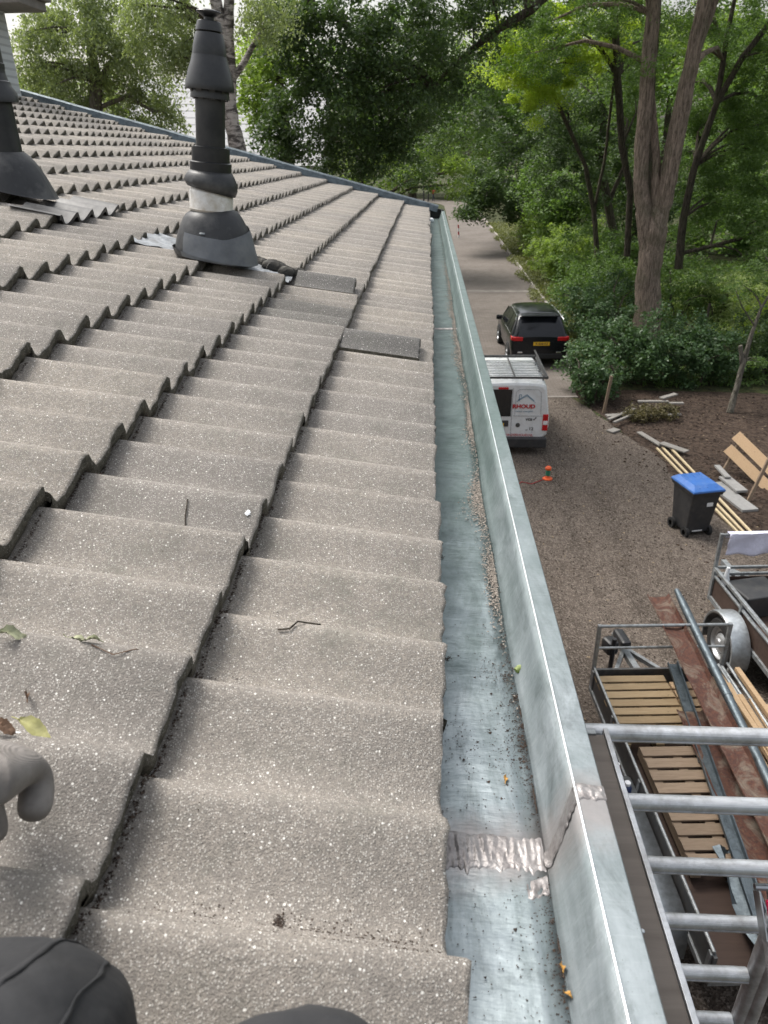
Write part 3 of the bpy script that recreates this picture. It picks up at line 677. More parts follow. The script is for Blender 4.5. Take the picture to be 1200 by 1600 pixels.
for k, u, n, sp, r in ((.9, .22, 170, .08, .07), (.55, .2, 110, .05, .14), (.12, .2, 130, .05, .06), (.45, .22, 60, .04, .03), (.7, -1.76, 150, .06, .12), (.35, -1.75, 160, .05, .14), (.1, -1.8, 60, .06, .06),
                    (.1, 1.2, 90, .06, .08), (.85, 2.2, 60, .08, .06), (.9, 4.2, 50, .1, .06), (.25, 5.2, 25, .08, .1), (1.9, 3.2, 120, .1, .05), (1.9, 1.2, 80, .1, .05), (1.9, 5.2, 50, .1, .04), (.93, 8.3, 50, .2, .03), (.93, 10.4, 140, .3, .04), (.93, 12.3, 120, .5, .04)):
    trough(k, u, n, sp, r)
for _ in range(9000):
    kj = rnd.choice((1, 1, 1, 2, 2, 2, 3, 3, 4, 5)); u = rnd.uniform(-4, 9 + 4*kj); k = kj-abs(rnd.gauss(0, .012))-.004
    pts.append(tuple(rp(k, u, prof(u)-.039*(k % 1)+rnd.uniform(0, .003)))); sz.append(rnd.uniform(.0008, .0026))
for _ in range(1500):
    k = rnd.uniform(0, 3); u = rnd.uniform(-4, 12); pts.append(tuple(rp(k, u, prof(u)-.039*(k % 1)+.001))); sz.append(rnd.uniform(.0004, .0013))
grains('tile_dirt', pts, sz, 'dirt_dark', 'dark dirt and moss crumbs caught in the troughs of the tiles', 'dirt')
def rpt(k, u, l=0.): return rp(k, u, prof(u)-.039*(k % 1)+l)
for i, (k, u, r_, lab) in enumerate(((.45, .12, .008, 'dark moss tuft halfway up the lowest tile course'), (.12, .14, .007, 'dark moss tuft right beside the gutter edge'), (.34, -2.75, .004, 'small dark moss crumb on the near eave tile'), (.47, -1.7, .006, 'moss tuft with dry stalks above the near knees'))):
    q_ = []; z_ = []
    for _ in range(150):
        c = rpt(k+rnd.gauss(0, r_*.5)/SP, u+rnd.gauss(0, r_*.5)/W, rnd.uniform(0, r_*.5)); q_.append(tuple(c)); z_.append(rnd.uniform(.0006, .0017))
    grains('moss_tuft', q_, z_, 'dirt_dark', lab, 'moss', None)['group'] = 'moss tufts on the tiles'
def leafmesh(name, pos, L, Wd, ang, curl, mat, label, cat='leaf', n_=NR, group=None, twist=.3):
    m = MB(); m.s = True; P = []; t1 = Vector((math.cos(ang)*-1, math.sin(ang), 0)); t1 = (t1-n_*t1.dot(n_)).normalized(); t2 = n_.cross(t1)
    for i in range(10):
        a = i/9; w_ = Wd*math.sin(PI*min(1, a*1.02+.03))**.7; row = []
        for j in range(5):
            b = (j/4-.5); row.append(pos+t1*(L*(a-.5))+t2*(w_*b)+n_*(.003+curl*(b*b*4)*(.6+.6*math.sin(a*5))+twist*.02*a*b+curl*.5*math.sin(a*6)+.0012*math.sin(i*3+j*2)))
        P.append(row)
    m.grid(P)
    m.tube([pos-t1*L*.5+n_*.004, pos-t1*L*.62+n_*.003, pos-t1*L*.72+n_*.002], [.0009, .0007, .0005], 5)
    return tag(m.build(name, mat), label, cat, group)
leafmesh('dead_leaf', rpt(1.37, -.90, .005), .044, .016, R(200), .004, 'dry_leaf_yellow', 'curled yellow leaf on the tile above the gloved hand')
leafmesh('dead_leaf', rpt(1.45, -.98, .003), .026, .012, R(190), .003, 'dry_leaf_brown', 'brown shrivelled end lying against the yellow leaf')
leafmesh('dead_leaf', rpt(1.65, -.04, .003), .030, .013, R(170), .005, 'leaf_dry_green', 'pale green dried leaf at the left frame edge')
leafmesh('dead_leaf', rpt(1.45, .10, .003), .034, .011, R(20), .005, 'leaf_dry_green', 'pale green dried leaf with a long stalk on the second course')
leafmesh('dead_leaf', rpt(1.38, .02, .003), .024, .008, R(-10), .004, 'leaf_dry_green', 'narrow dried leaf just below the long-stalked one')
leafmesh('dead_leaf', rpt(1.5, -.45, .003), .016, .006, R(60), .004, 'dry_leaf_brown', 'small curled brown leaf between white dropping and dry leaves')
leafmesh('dead_leaf', rpt(1.05, 2.2, .003), .014, .005, R(50), .002, 'bird_white', 'tiny pale petal beside the dark twigs', 'petal')
ZN = Vector((0, 0, 1))
leafmesh('dead_leaf', Vector((.113, .700, G-.741)), .012, .006, R(100), .002, 'dry_leaf_orange', 'orange leaf scrap on the gutter floor before the solder seam', n_=ZN)
leafmesh('dead_leaf', Vector((.146, .455, G-.738)), .008, .006, R(90), .002, 'dry_leaf_orange', 'orange leaf scrap in the crease, farther of the two near the bottom', n_=ZN)
leafmesh('dead_leaf', Vector((.146, .429, G-.738)), .008, .006, R(40), .002, 'dry_leaf_orange', 'orange leaf scrap in the crease, nearest the bottom edge', n_=ZN)
m = MB(); m.tube([(.149, .915, G-.733), (.155, .919, G-.731), (.161, .921, G-.730)], [.0045, .0055, .004], 10); tag(m.build('green_nut', 'leaf_pale'), 'small pale green acorn resting in the gutter crease', 'acorn')
def rof(px, py):           # course and wave number under a photo position
    d = Vector(Fv + Rv*(px-600)/FPX - Uv*(py-800)/FPX); t_ = (E0-Vector((0, 0, G))).dot(NR)/d.dot(NR); q = Vector((0, 0, G))+d*t_
    return ((q-E0).dot(UP)/SP, (q.y-Y0)/W)
def twig(ps, r, label, mat='bark_dark'):
    m = MB(); m.tube([rpt(k, u, .003) for k, u in ps], r, 6); return tag(m.build('twig', mat), label, 'twig')
twig([rof(*p) for p in ((296, 760), (294, 775), (296, 790), (292, 803), (290, 814))], .0011, 'thin dark twig standing upright in the picture on the second course')
twig([rof(*p) for p in ((298, 784), (290, 796), (287, 804))], .0008, 'fine side twig leaning against the thin upright one')
twig([rof(*p) for p in ((294, 816), (305, 811), (318, 812), (330, 815))], .0015, 'short dark twig lying across below the thin one')
twig([rof(*p) for p in ((440, 956), (458, 958), (470, 951), (488, 948), (507, 953))], .0012, 'bent dark twig on the lowest tile course')
twig([(1.44, .1), (1.36, -.02), (1.27, -.08), (1.2, -.0), (1.13, .12)], .0006, 'long thin dry stalk curving away from the dried leaves', 'dry_leaf_brown')
twig([(2.55, 13.6), (2.5, 13.2), (2.45, 13.3), (2.35, 12.6)], .0018, 'green broken sprig lying left below the tall flue', 'leaf_mid')
twig([(2.75, 13.9), (2.65, 14.2), (2.7, 13.6)], .0016, 'green sprig with side shoots above the broken one', 'leaf_mid')
def splat(k, u, r_, label, seed):
    rr = random.Random(seed); c = rpt(k, u, .0035); m = MB(); n = 22
    # follow the tile surface
    vs = [c+NR*.0008]
    for q in range(n):
        a = 2*PI*q/n; w_ = r_*(1+.35*rr.uniform(-1, 1)); du = w_*math.cos(a)/W; dk = w_*math.sin(a)/SP; vs.append(rpt(k+dk, u+du, .0032))
    m.add(vs, [(0, 1+q, 1+(q+1) % n) for q in range(n)]); return tag(m.build('bird_dropping', 'bird_white'), label, 'bird dropping', 'bird droppings')
splat(1.47, -.80, .008, 'round white bird dropping beside the yellow leaf', 5); splat(1.06, 2.72, .0045, 'white bird dropping at the edge of the second course beside the twigs', 6)
m = MB(); m.lathe([(.001, .05), (.022, .045), (.035, .03), (.037, .015), (.03, 0)], 20, None, (.045, 9.0, G-.742)); tag(m.build('white_ball', 'plastic_white'), 'white round plastic leaf guard at the far end of the gutter', 'leaf guard')

# ------------------------------------------------------------ scaffold beside the gutter
sc = empty('scaffold_tower', (.7, 1.5, 0), 0, 'aluminium scaffold frame with horizontal rungs standing right of the gutter', 'scaffold')
def sp_(m, name, mat, bevel=0): o = m.build(name, mat, sc, (-.7, -1.5, 0), bevel=bevel); return o
YF = 1.5
def ribbed(m, a, b, r_=.026, n=16):   # round tube with two long grooves
    m.tube([a, b], r_, n)
rz_ = [G-1.402-i*.255 for i in range(20) if G-1.402-i*.255 > .3]
for i, z in enumerate(rz_[:14]):
    m = MB(); hi = 1.06+(.0 if i else .5)
    xa, xb = .30, (1.075 if i else 1.075)
    m.tube([(xa, YF, z), (xb, YF, z)], .0235, 18)
    m.s = False
    m.beam((xa, YF-.0228, z-.006), (xb, YF-.0228, z-.006), .006, .0035, (0, 0, 1)); m.beam((xa, YF-.0168, z+.0170), (xb, YF-.0168, z+.0170), .006, .004, (0, .7, -.7))
    sp_(m, 'rung', 'aluminium')
for x in (.28, 1.10):
    m = MB(); m.tube([(x, YF, .12), (x, YF, G-1.35+(.02 if x > 1 else 0))], .0255, 18); m.lathe([(.03, 0), (.055, .01), (.06, .1), (.03, .12)], 18, None, (x, YF, .0)); sp_(m, 'upright', 'aluminium')
m = MB()
m.lathe([(.0285, -.03), (.0285, .03)], 18, None, (1.10, YF, rz_[3])); sp_(m, 'joint_sleeve', 'galvanised_bright')
# diagonal brace with claw and red catch
m = MB(); b0 = Vector((1.02, 1.425, G-2.01)); b1 = Vector((1.02, .1, G-3.15))
dv = (b1-b0).normalized()
m.tube([b0+dv*.05, b1], .0225, 18); sp_(m, 'diagonal_brace', 'aluminium')
m = MB(); side = Vector((1, 0, 0))
for s_ in (-1, 1): m.beam(b0+side*.019*s_-dv*.06+Vector((0, 0, .0)), b0+side*.019*s_+dv*.07, .006, .045, (0, 1, .4))
m.tube([b0-dv*.055+side*-.025+Vector((0, .012, .01)), b0-dv*.055+side*.025+Vector((0, .012, .01))], .010, 10); sp_(m, 'brace_claw', 'galvanised_bright', .002)
m = MB(); m.beam(b0-dv*.035+Vector((0, -.012, .02)), b0+dv*.045+Vector((0, -.012, .02)), .012, .018, (0, 1, .4)); sp_(m, 'red_catch', 'brake_red', .004)
m = MB(); m.tube([(1.19, 1.52, G-1.5), (1.155, 1.50, G-1.9), (1.13, 1.49, G-2.35), (1.12, 1.48, G-3.0)], .0235, 16); sp_(m, 'vertical_tube', 'aluminium')
dk = empty('scaffold_deck', (.252, .3, G-1.37), 0, 'brown plywood scaffold deck with aluminium edge running beside the gutter', 'scaffold deck')
m = MB(); m.box((-.03, -.3, 0), (.508, 2.9, .012)); m.build('deck_board', 'deck_ply', dk)
m = MB()
m.box((.232, -.3, -.012), (.013, 2.94, .05)); m.build('edge_rail', 'aluminium', dk, bevel=.002)
m = MB(); m.box((-.045, 1.158, -.01), (.50, .02, .045)); m.build('end_rail', 'galvanised', dk, bevel=.002)
for (x, y) in ((.17, 1.0), (.185, .62), (.16, .2), (.19, .42), (.175, .9)):
    m = MB(); m.lathe([(.005, .0005), (.0035, .002), (.0001, .002)], 10, None, (x, y, .0065)); m.build('bolt', 'galvanised_bright', dk)

# ------------------------------------------------------------ vehicles
def section(zb, zbelt, ztop, wb, wbelt, wt):
    return [(0, zb), (wb*.9, zb), (wb, zb+.10), (wbelt, (zb+zbelt)/2), (wbelt, zbelt-.06), (wbelt-.015, zbelt), (wt+.02, ztop-.10), (wt-.03, ztop-.035), (wt-.12, ztop-.005), (wt*.5, ztop+.012), (0, ztop+.02)]
def car_body(name, secs, mat, par):
    m = MB(); m.s = True; P = []
    for y, *a in secs:
        h = section(*a); row = [Vector((-x, y, z)) for x, z in h[::-1]]+[Vector((x, y, z)) for x, z in h[1:]]
        P.append(row)
    m.grid([r_[::-1] for r_ in P]); m.s = False
    m.add(P[0], [tuple(range(len(P[0])))]); m.add(P[-1], [tuple(range(len(P[-1])))[::-1]])
    o = m.build(name, mat, par); return o
def wheel(par, x, y, r_, w_, side, rimmat='rim', spokes=5):
    M = Matrix.Rotation(PI/2*side, 4, 'Y'); c = (x, y, r_)
    m = MB(); m.lathe([(r_*.62, -w_/2), (r_*.9, -w_/2), (r_, -w_/2+.03), (r_, w_/2-.03), (r_*.9, w_/2), (r_*.63, w_/2), (r_*.62, w_/2-.02)], 32, M, c); wo = m.build('wheel', 'tyre', par)
    m = MB(); m.lathe([(r_*.64, w_/2-.005), (r_*.6, w_/2-.01), (r_*.55, w_/2-.05), (r_*.42, w_/2-.055), (r_*.30, w_/2-.02), (r_*.2, w_/2-.01), (r_*.16, w_/2+.01), (.001, w_/2+.012)], 32, M, c)
    m.build('rim', rimmat, wo)
    m = MB(); m.lathe([(r_*.36, w_/2-.044), (r_*.40, w_/2-.046), (r_*.44, w_/2-.050)], 32, M, c); m.build('rim_slots', 'ink_black', wo); return wo
# black SUV parked on the road
suv = empty('parked_car', (3.68, 23.45, 0), R(1.2), 'black parked SUV on the road beyond the white van', 'car')
car_body('body', [(0, .38, .92, 1.00, .80, .84, .78), (.03, .32, .98, 1.08, .86, .90, .80), (.12, .28, 1.02, 1.2, .89, .915, .79), (.36, .28, 1.04, 1.50, .90, .92, .72), (.50, .28, 1.04, 1.62, .90, .92, .69), (.75, .28, 1.04, 1.655, .90, .92, .68), (1.8, .28, 1.02, 1.675, .90, .92, .68), (2.45, .28, 1.0, 1.64, .90, .92, .66), (2.75, .28, .99, 1.53, .90, .92, .66), (3.35, .28, .97, 1.10, .90, .91, .74), (4.1, .3, .86, .97, .89, .89, .72), (4.42, .36, .7, .82, .78, .8, .6), (4.48, .4, .6, .7, .7, .72, .55)], 'car_black', suv)
m = MB(); m.s = True
m.grid([[Vector((x*(.74-.09*t_), .105+.315*t_-.004-.012*(1-x*x), 1.115+.455*t_+.004)) for x in np.linspace(-1, 1, 11)] for t_ in np.linspace(0, 1, 6)]); m.build('rear_window', 'car_glass', suv)
for sg in (-1, 1):
    m = MB()
    for (ya, yb) in ((.62, 1.25), (1.31, 2.1), (2.16, 2.72)):
        m.add([(sg*(.908), ya-(.1 if ya < 1 else 0), 1.065), (sg*.908, yb+(.3 if yb > 2.5 else 0), 1.055), (sg*(.72), yb-.02, 1.55-(.04 if yb > 2.5 else 0)), (sg*.72, ya, 1.545)], [(0, 1, 2, 3) if sg > 0 else (3, 2, 1, 0)])
    m.build('side_window', 'car_glass', suv)
    m = MB(); m.tube([(sg*.915, .40, 1.05), (sg*.912, 1.8, 1.045), (sg*.905, 3.1, 1.03)], .008, 6); m.tube([(sg*.78, .40, 1.48), (sg*.71, .62, 1.585), (sg*.70, 1.6, 1.62), (sg*.70, 2.3, 1.60)], .014, 6); m.build('roof_rail', 'chrome', suv)
    m = MB(); m.s = True
    m.box((sg*.70, .035, .95), (.30, .09, .13)); m.box((sg*.875, .14, .96), (.09, .26, .12)); m.build('tail_light', 'lamp_red', suv, bevel=.02)
    m = MB(); m.box((sg*1.02, 2.75, 1.10), (.2, .12, .15)); m.build('mirror', 'car_black', suv, bevel=.03)
    wheel(suv, sg*.83, .82, .35, .24, sg); wheel(suv, sg*.83, 3.5, .35, .24, sg)
    m = MB(); m.box((sg*.62, -.002, .52), (.16, .02, .05)); m.build('reflector', 'chrome', suv, bevel=.006)
m = MB(); m.box((0, -.004, .40), (1.5, .06, .16)); m.build('bumper', 'tyre', suv, bevel=.02)
m = MB(); m.box((.05, -.012, .80), (.52, .012, .115)); pl = m.build('number_plate', 'plate_yellow', suv, bevel=.004)
text('lettering', 'K-838-RZ', .10, 'ink_black', pl, (.06, -.0195, .80), (PI/2, 0, 0), bold=.002)
m = MB(); m.lathe([(.065, 0), (.065, .012), (.052, .014), (.05, .004), (.001, .004)], 24, Matrix.Rotation(PI/2, 4, 'X'), (.03, .03, .99)); bd = m.build('badge', 'chrome', suv)
text('lettering', 'VW', .065, 'chrome', bd, (.03, .012, .99), (PI/2, 0, 0))
m = MB(); m.box((0, .33, 1.645), (1.2, .26, .025), 0, R(6)); m.build('spoiler', 'car_black', suv, bevel=.01)
# white van with roof rack and lettering
van = empty('parked_van', (2.03, 15.95, 0), 0, 'white van with ladder rack parked half hidden behind the gutter', 'van'); van.scale = (.94, .94, .94)
car_body('body', [(0, .45, 1.0, 1.74, .80, .845, .70), (.03, .42, 1.02, 1.79, .845, .875, .735), (.10, .40, 1.02, 1.815, .86, .89, .745), (.5, .3, 1.0, 1.83, .87, .895, .75), (2.4, .3, 1.0, 1.83, .87, .895, .75), (2.7, .3, 1.0, 1.76, .87, .89, .73), (3.35, .3, .99, 1.16, .87, .88, .76), (3.4, .3, .98, 1.12, .87, .88, .76), (4.1, .32, .85, .95, .86, .86, .72), (4.3, .4, .6, .75, .75, .78, .6)], 'van_white', van)
m = MB(); m.box((0, -.03, .33), (1.70, .16, .26)); m.build('bumper', 'bin_black', van, bevel=.03)
m = MB(); m.box((-.41, -.004, 1.32), (.71, .012, .68)); m.build('rear_window', 'car_glass', van, bevel=.01)
m = MB(); m.box((-.035, -.003, 1.08), (.008, .01, 1.22)); m.box((.37, -.003, .995), (.74, .01, .006)); m.tube([(.04, -.004, 1.03), (.04, -.004, 1.60), (.12, -.004, 1.66), (.56, -.004, 1.655), (.64, -.004, 1.58), (.665, -.004, 1.03)], .004, 6); m.build('door_seams', 'galvanised', van)
m = MB(); m.box((-.27, -.012, 1.69), (.24, .03, .05)); m.build('brake_light', 'lamp_red', van, bevel=.008)
for sg in (-1, 1):
    m = MB(); m.box((sg*.79, -.0, .83), (.135, .05, .42)); tl = m.build('tail_light', 'lamp_red', van, bevel=.015)
    m = MB(); m.box((sg*.79, -.027, .83), (.11, .006, .10)); m.build('lens', 'lamp_white', tl, bevel=.002)
    m = MB(); m.box((sg*1.0, 2.95, 1.12), (.2, .13, .26)); m.build('mirror', 'bin_black', van, bevel=.04)
    m = MB(); m.add([(sg*.898, 2.3, 1.08), (sg*.895, 3.1, 1.06), (sg*.80, 2.66, 1.66), (sg*.80, 2.3, 1.68)], [(0, 1, 2, 3) if sg > 0 else (3, 2, 1, 0)]); m.build('side_window', 'car_glass', van)
    wheel(van, sg*.80, .80, .32, .2, sg); wheel(van, sg*.80, 3.5, .32, .2, sg)
m = MB(); m.box((-.32, -.006, .80), (.44, .014, .16)); m.build('plate_recess', 'bin_black', van, bevel=.01)
m = MB(); m.box((-.42, -.018, .76), (.42, .012, .10)); pl = m.build('number_plate', 'plate_yellow', van, bevel=.003); text('lettering', 'V-12-BK', .09, 'ink_black', pl, (-.42, -.0255, .76), (PI/2, 0, 0))
m = MB(); m.lathe([(.055, 0), (.055, .012), (.04, .014), (.001, .014)], 24, Matrix.Rotation(PI/2, 4, 'X'), (.13, .004, .76)); m.build('door_lock_badge', 'steel_dark', van)
q = (PI/2, 0, 0)
text('lettering', 'RHOUD', .135, 'ink_red', van, (.245, -.0125, 1.235), q, bold=.006, sx=1.12)
text('lettering', 'totaal  reorganis', .062, 'ink_blue', van, (.27, -.006, 1.115), q)
text('lettering', 'vca', .125, 'ink_black', van, (.39, -.006, .915), q, bold=.003)
m = MB(); m.beam((.49, -.007, .92), (.515, -.007, .89), .004, .016, (0, 0, 1)); m.beam((.51, -.007, .89), (.565, -.007, .965), .004, .02, (0, 0, 1)); m.build('tick_mark', 'ink_black', van)
text('lettering', '12', .115, 'ink_black', van, (.46, -.006, .665), q, bold=.002); text('lettering', 'nr.', .06, 'ink_black', van, (.36, -.006, .64), q)
text('lettering', 'tel', .035, 'ink_blue', van, (.48, -.006, .585), q)
text('lettering', 'ONDERHOUD.NL', .085, 'ink_red', van, (.18, -.006, .50), q, bold=.001)
m = MB()                                     # house emblem: two roof lines and a chimney
for a, b, w_ in (((.10, 1.40), (.30, 1.53), .018), ((.30, 1.53), (.48, 1.38), .018), ((.06, 1.36), (.30, 1.50), .010), ((.12, 1.37), (.12, 1.53), .016), ((.12, 1.53), (.17, 1.53), .014), ((.17, 1.53), (.17, 1.47), .014), ((.30, 1.50), (.52, 1.33), .008)):
    m.beam((a[0], -.006, a[1]), (b[0], -.006, b[1]), .004, w_, (0, 0, 1) if abs(a[0]-b[0]) > .01 else (1, 0, 0))
m.build('house_emblem', 'ink_blue', van)
m = MB()
for i in range(11): m.tube([(-.80, .22+i*.15, 1.90), (.72, .22+i*.15, 1.90)], .012, 8)
rk = m.build('roof_rack', 'galvanised', van)
m = MB()
for x in (-.80, .74): m.beam((x, .05, 1.915), (x, 2.0, 1.93), .035, .05)
m.beam((0, .1, 1.93), (0, 1.9, 1.93), .03, .03)
m.beam((-.82, .06, 1.93), (.78, .06, 1.93), .04, .05); m.beam((-.82, 1.96, 1.96), (.72, 1.96, 1.96), .05, .06); m.beam((.76, .05, 1.95), (.70, 2.02, 2.10), .03, .04)
for x in (-.72, .70):
    for y in (.3, 1.0, 1.7): m.box((x, y, 1.86), (.03, .05, .12))
m.build('rack_frame', 'steel_dark', rk)

# ------------------------------------------------------------ wheelie bin, cone
b = empty('wheelie_bin', (4.97, 12.25, 0), R(14), 'black wheelie bin with blue lid standing on the gravel', 'bin')
def taper(m, z0, z1, w0, d0, w1, d1, dy=0, dy1=0):
    vs = [(sx*w_/2, dd+sy*d_/2, z) for z, w_, d_, dd in ((z0, w0, d0, dy), (z1, w1, d1, dy1)) for sx, sy in ((-1, -1), (1, -1), (1, 1), (-1, 1))]
    m.add(vs, [(3, 2, 1, 0), (4, 5, 6, 7), (0, 1, 5, 4), (1, 2, 6, 5), (2, 3, 7, 6), (3, 0, 4, 7)])
m = MB(); taper(m, .06, .90, .45, .50, .56, .66); m.build('body', 'bin_black', b, bevel=.035, seg=3)
m = MB(); taper(m, .895, .925, .62, .74, .62, .74); taper(m, .85, .90, .59, .70, .60, .71); m.build('rim', 'bin_black', b, bevel=.01)
m = MB(); taper(m, .925, .955, .63, .76, .61, .74); taper(m, .955, 1.02, .61, .74, .44, .52, 0, .04)
for x in (-.15, .0, .15): m.beam((x, -.30, .992), (x, .25, 1.03), .02, .01)
m.build('lid', 'bin_blue', b, bevel=.02, seg=3)
for sx in (-1, 1): 
    m = MB(); m.lathe([(.05, -.03), (.10, -.03), (.10, .03), (.05, .03)], 20, Matrix.Rotation(PI/2, 4, 'Y'), (sx*.27, .17, .10)); m.build('wheel', 'tyre', b)
    m = MB(); m.lathe([(.05, -.03), (.10, -.03), (.10, .03), (.05, .03)], 20, Matrix.Rotation(PI/2, 4, 'Y'), (sx*.23, -.22, .08)); m.build('wheel', 'tyre', b)
m = MB(); m.box((.10, -.307, .70), (.12, .004, .17), 0, R(-5)); m.box((.10, -.292, .58), (.10, .004, .04), 0, R(-5)); m.build('sticker', 'paper', b)
m = MB(); m.box((-.02, -.262, .11), (.2, .008, .02)); m.build('foot_strip', 'paper', b)
c_ = empty('gas_stand', (2.68, 14.5, 0), 0, 'small orange and green stand on the gravel behind the van', 'stand')
m = MB(); m.lathe([(.13, 0), (.13, .03), (.07, .05), (.05, .10)], 20); m.build('base', 'orange_plastic', c_)
m = MB(); m.lathe([(.05, .10), (.062, .11), (.062, .25), (.05, .26)], 20); m.build('drum', 'green_plastic', c_)
m = MB(); m.lathe([(.05, .26), (.08, .27), (.085, .32), (.05, .35), (.001, .35)], 20); m.build('top', 'orange_plastic', c_)
c_.scale = (.8, .8, .85); m = MB(); pts_ = [(2.6, 14.45, .02), (2.3, 14.2, .02), (2.1, 14.3, .02), (1.9, 14.0, .02), (1.7, 13.9, .02)]; m.tube(pts_, .008, 6); tag(m.build('cable', 'red_plastic'), 'thin red cable lying on the gravel beside the orange and green stand', 'cable')

# ------------------------------------------------------------ trailers
def trailer_wheel(par, x, y, side, r_=.36):
    wo = wheel(par, x, y, r_, .2, side, 'rim', 6)
    m = MB(); m.s = True; P = []
    for i in range(19):
        a = R(-22)+R(224)*i/18; row = []
        for (dx, dr) in ((-.13, -.035), (-.13, .0), (-.115, .022), (.10, .022), (.125, .012), (.125, -.02)):
            rr_ = r_+.075+dr; row.append(Vector((x+side*dx, y+rr_*math.cos(a), r_+rr_*math.sin(a))))
        P.append(row)
    m.grid(P); o = m.build('mudguard', 'galvanised_bright', par); s = o.modifiers.new('t', 'SOLIDIFY'); s.thickness = .004
t2 = empty('trailer', (5.02, 7.75, 0), R(4), 'galvanised trailer with brown plywood sides parked on the gravel, at the right edge', 'trailer', 'trailers on the gravel')
m = MB(); m.box((0, 0, .50), (1.36, 3.0, .03)); m.build('floor', 'ply_brown', t2)
for sx in (-1, 1):
    m = MB(); m.box((sx*.69, 0, .68), (.018, 2.96, .34)); m.build('side_panel', 'ply_brown', t2)
m = MB(); m.box((0, 1.49, .67), (1.36, .018, .32)); m.build('headboard', 'ply_brown', t2)
m = MB()
for sx in (-1, 1):
    m.beam((sx*.70, -1.5, .50), (sx*.70, 1.5, .50), .05, .07); m.beam((sx*.705, -1.5, .86), (sx*.705, 1.5, .86), .035, .03); m.beam((sx*.705, -1.5, .97), (sx*.705, 1.5, .97), .045, .045)
    for y in (-1.48, -.5, .62, 1.48): m.beam((sx*.715, y, .48), (sx*.715, y, .95), .03, .05, (0, 1, 0))
    m.beam((sx*.70, 1.5, .45), (sx*.70, 1.53, 1.52), .045, .045, (0, 1, 0))
for z in (.55, .86, .97, 1.5): m.beam((-.70, 1.52, z), (.70, 1.52, z), .035, .04)
m.build('frame', 'galvanised', t2, bevel=.004)
for sx in (-1, 1): trailer_wheel(t2, sx*.86, .55, sx)
m = MB(); m.beam((0, 1.5, .42), (0, 2.6, .42), .08, .08); m.beam((-.6, 1.4, .45), (0, 2.3, .43), .05, .06); m.beam((.6, 1.4, .45), (0, 2.3, .43), .05, .06); m.build('drawbar', 'galvanised', t2)
m = MB(); m.s = True; P = []                  # cloth hung over the rack
for i in range(12):
    row = []
    for j in range(26):
        x = -.62+j*.05; t_ = i/11; z = 1.535-.33*t_ if i else 1.54; row.append(Vector((x+.006*math.sin(i), 1.485-.012-.02*t_*math.sin(j*.9+1)-.012*math.sin(j*.37+i*.5), z+.012*math.sin(j*.55)*t_)))
    P.append(row)
m.grid([[Vector((p.x, 1.56, 1.535-.1)) for p in P[0]], [Vector((p.x, 1.545, 1.535)) for p in P[0]]]+P)
o = m.build('cloth', 'cloth_white', None); o.matrix_world = Matrix.Translation((5.02, 7.75, 0)) @ Matrix.Rotation(R(4), 4, 'Z'); s = o.modifiers.new('t', 'SOLIDIFY'); s.thickness = .006
tag(o, 'white cloth hung over the front rack of the right trailer', 'cloth')
def in_t2(m, name, mat, label, cat, bevel=0, group=None):
    o = m.build(name, mat, None, (5.02, 7.75, 0), bevel=bevel); o.rotation_euler = (0, 0, R(4)); return tag(o, label, cat, group)
m = MB(); m.box((-.25, 1.15, .69), (.62, .5, .34), .2); in_t2(m, 'crate', 'bin_black', 'dark crate in the right trailer beneath the white cloth', 'crate', .02)
m = MB(); m.tube([(-.60, 1.36, .55), (-.58, 1.38, .82), (-.585, 1.38, .95), (-.58, 1.38, 1.05)], [.06, .06, .03, .025], 14); in_t2(m, 'jerrycan', 'plastic_white', 'small white container in the front corner of the right trailer', 'container')

t1 = empty('trailer', (2.93, 5.35, 0), R(3.6), 'dark metal trailer loaded with pallets and scrap gutters below the scaffold', 'trailer', 'trailers on the gravel')
HB = 1.72
m = MB(); m.box((0, 0, .56), (1.50, 3.44, .03)); m.build('floor', 'ply_brown', t1)
for sx in (-1, 1):
    m = MB(); m.box((sx*.755, -.05, .69), (.03, 3.40, .30)); m.build('side_panel', 'steel_dark', t1)
m = MB(); m.box((0, HB, .69), (1.5, .03, .28)); m.build('headboard', 'steel_dark', t1)
m = MB()
for sx in (-1, 1):
    m.tube([(sx*.76, -1.72, .86), (sx*.76, HB, .86)], .016, 10); m.beam((sx*.765, -1.74, .55), (sx*.765, HB, .55), .05, .06)
    for y in (-1.7, -.9, 0, .9, HB-.05): m.beam((sx*.775, y, .52), (sx*.775, y, .84), .02, .05, (0, 1, 0))
    m.beam((sx*.76, HB, .5), (sx*.76, HB+.01, 1.46), .04, .045, (0, 1, 0))
m.beam((-.77, -1.74, .55), (.77, -1.74, .55), .05, .08)
m.build('frame', 'galvanised', t1, bevel=.004)
m = MB(); m.tube([(-.76, HB, 1.45), (.76, HB, 1.45)], .019, 12); m.tube([(-.76, HB, 1.14), (.76, HB, 1.14)], .016, 12); m.build('front_rail', 'galvanised', t1)
m = MB(); m.tube([(.70, HB-.04, .90), (.68, .4, .90)], .018, 10); m.tube([(.80, HB-.04, .92), (.78, .4, .92)], .018, 10); m.build('side_rail', 'galvanised', t1)
m = MB(); m.beam((0, HB, .42), (-.10, 2.95, .42), .08, .08); m.beam((-.6, HB-.1, .45), (-.08, 2.6, .43), .05, .06); m.beam((.6, HB-.1, .45), (-.04, 2.6, .43), .05, .06); m.build('drawbar', 'galvanised', t1)
m = MB(); m.tube([(-.32, 2.35, .22), (-.32, 2.35, .80)], .03, 10); m.lathe([(.04, -.035), (.10, -.035), (.11, 0), (.10, .035), (.04, .035)], 20, Matrix.Rotation(PI/2, 4, 'Y'), (-.32, 2.38, .11)); m.build('jockey_wheel', 'black_plastic', t1)
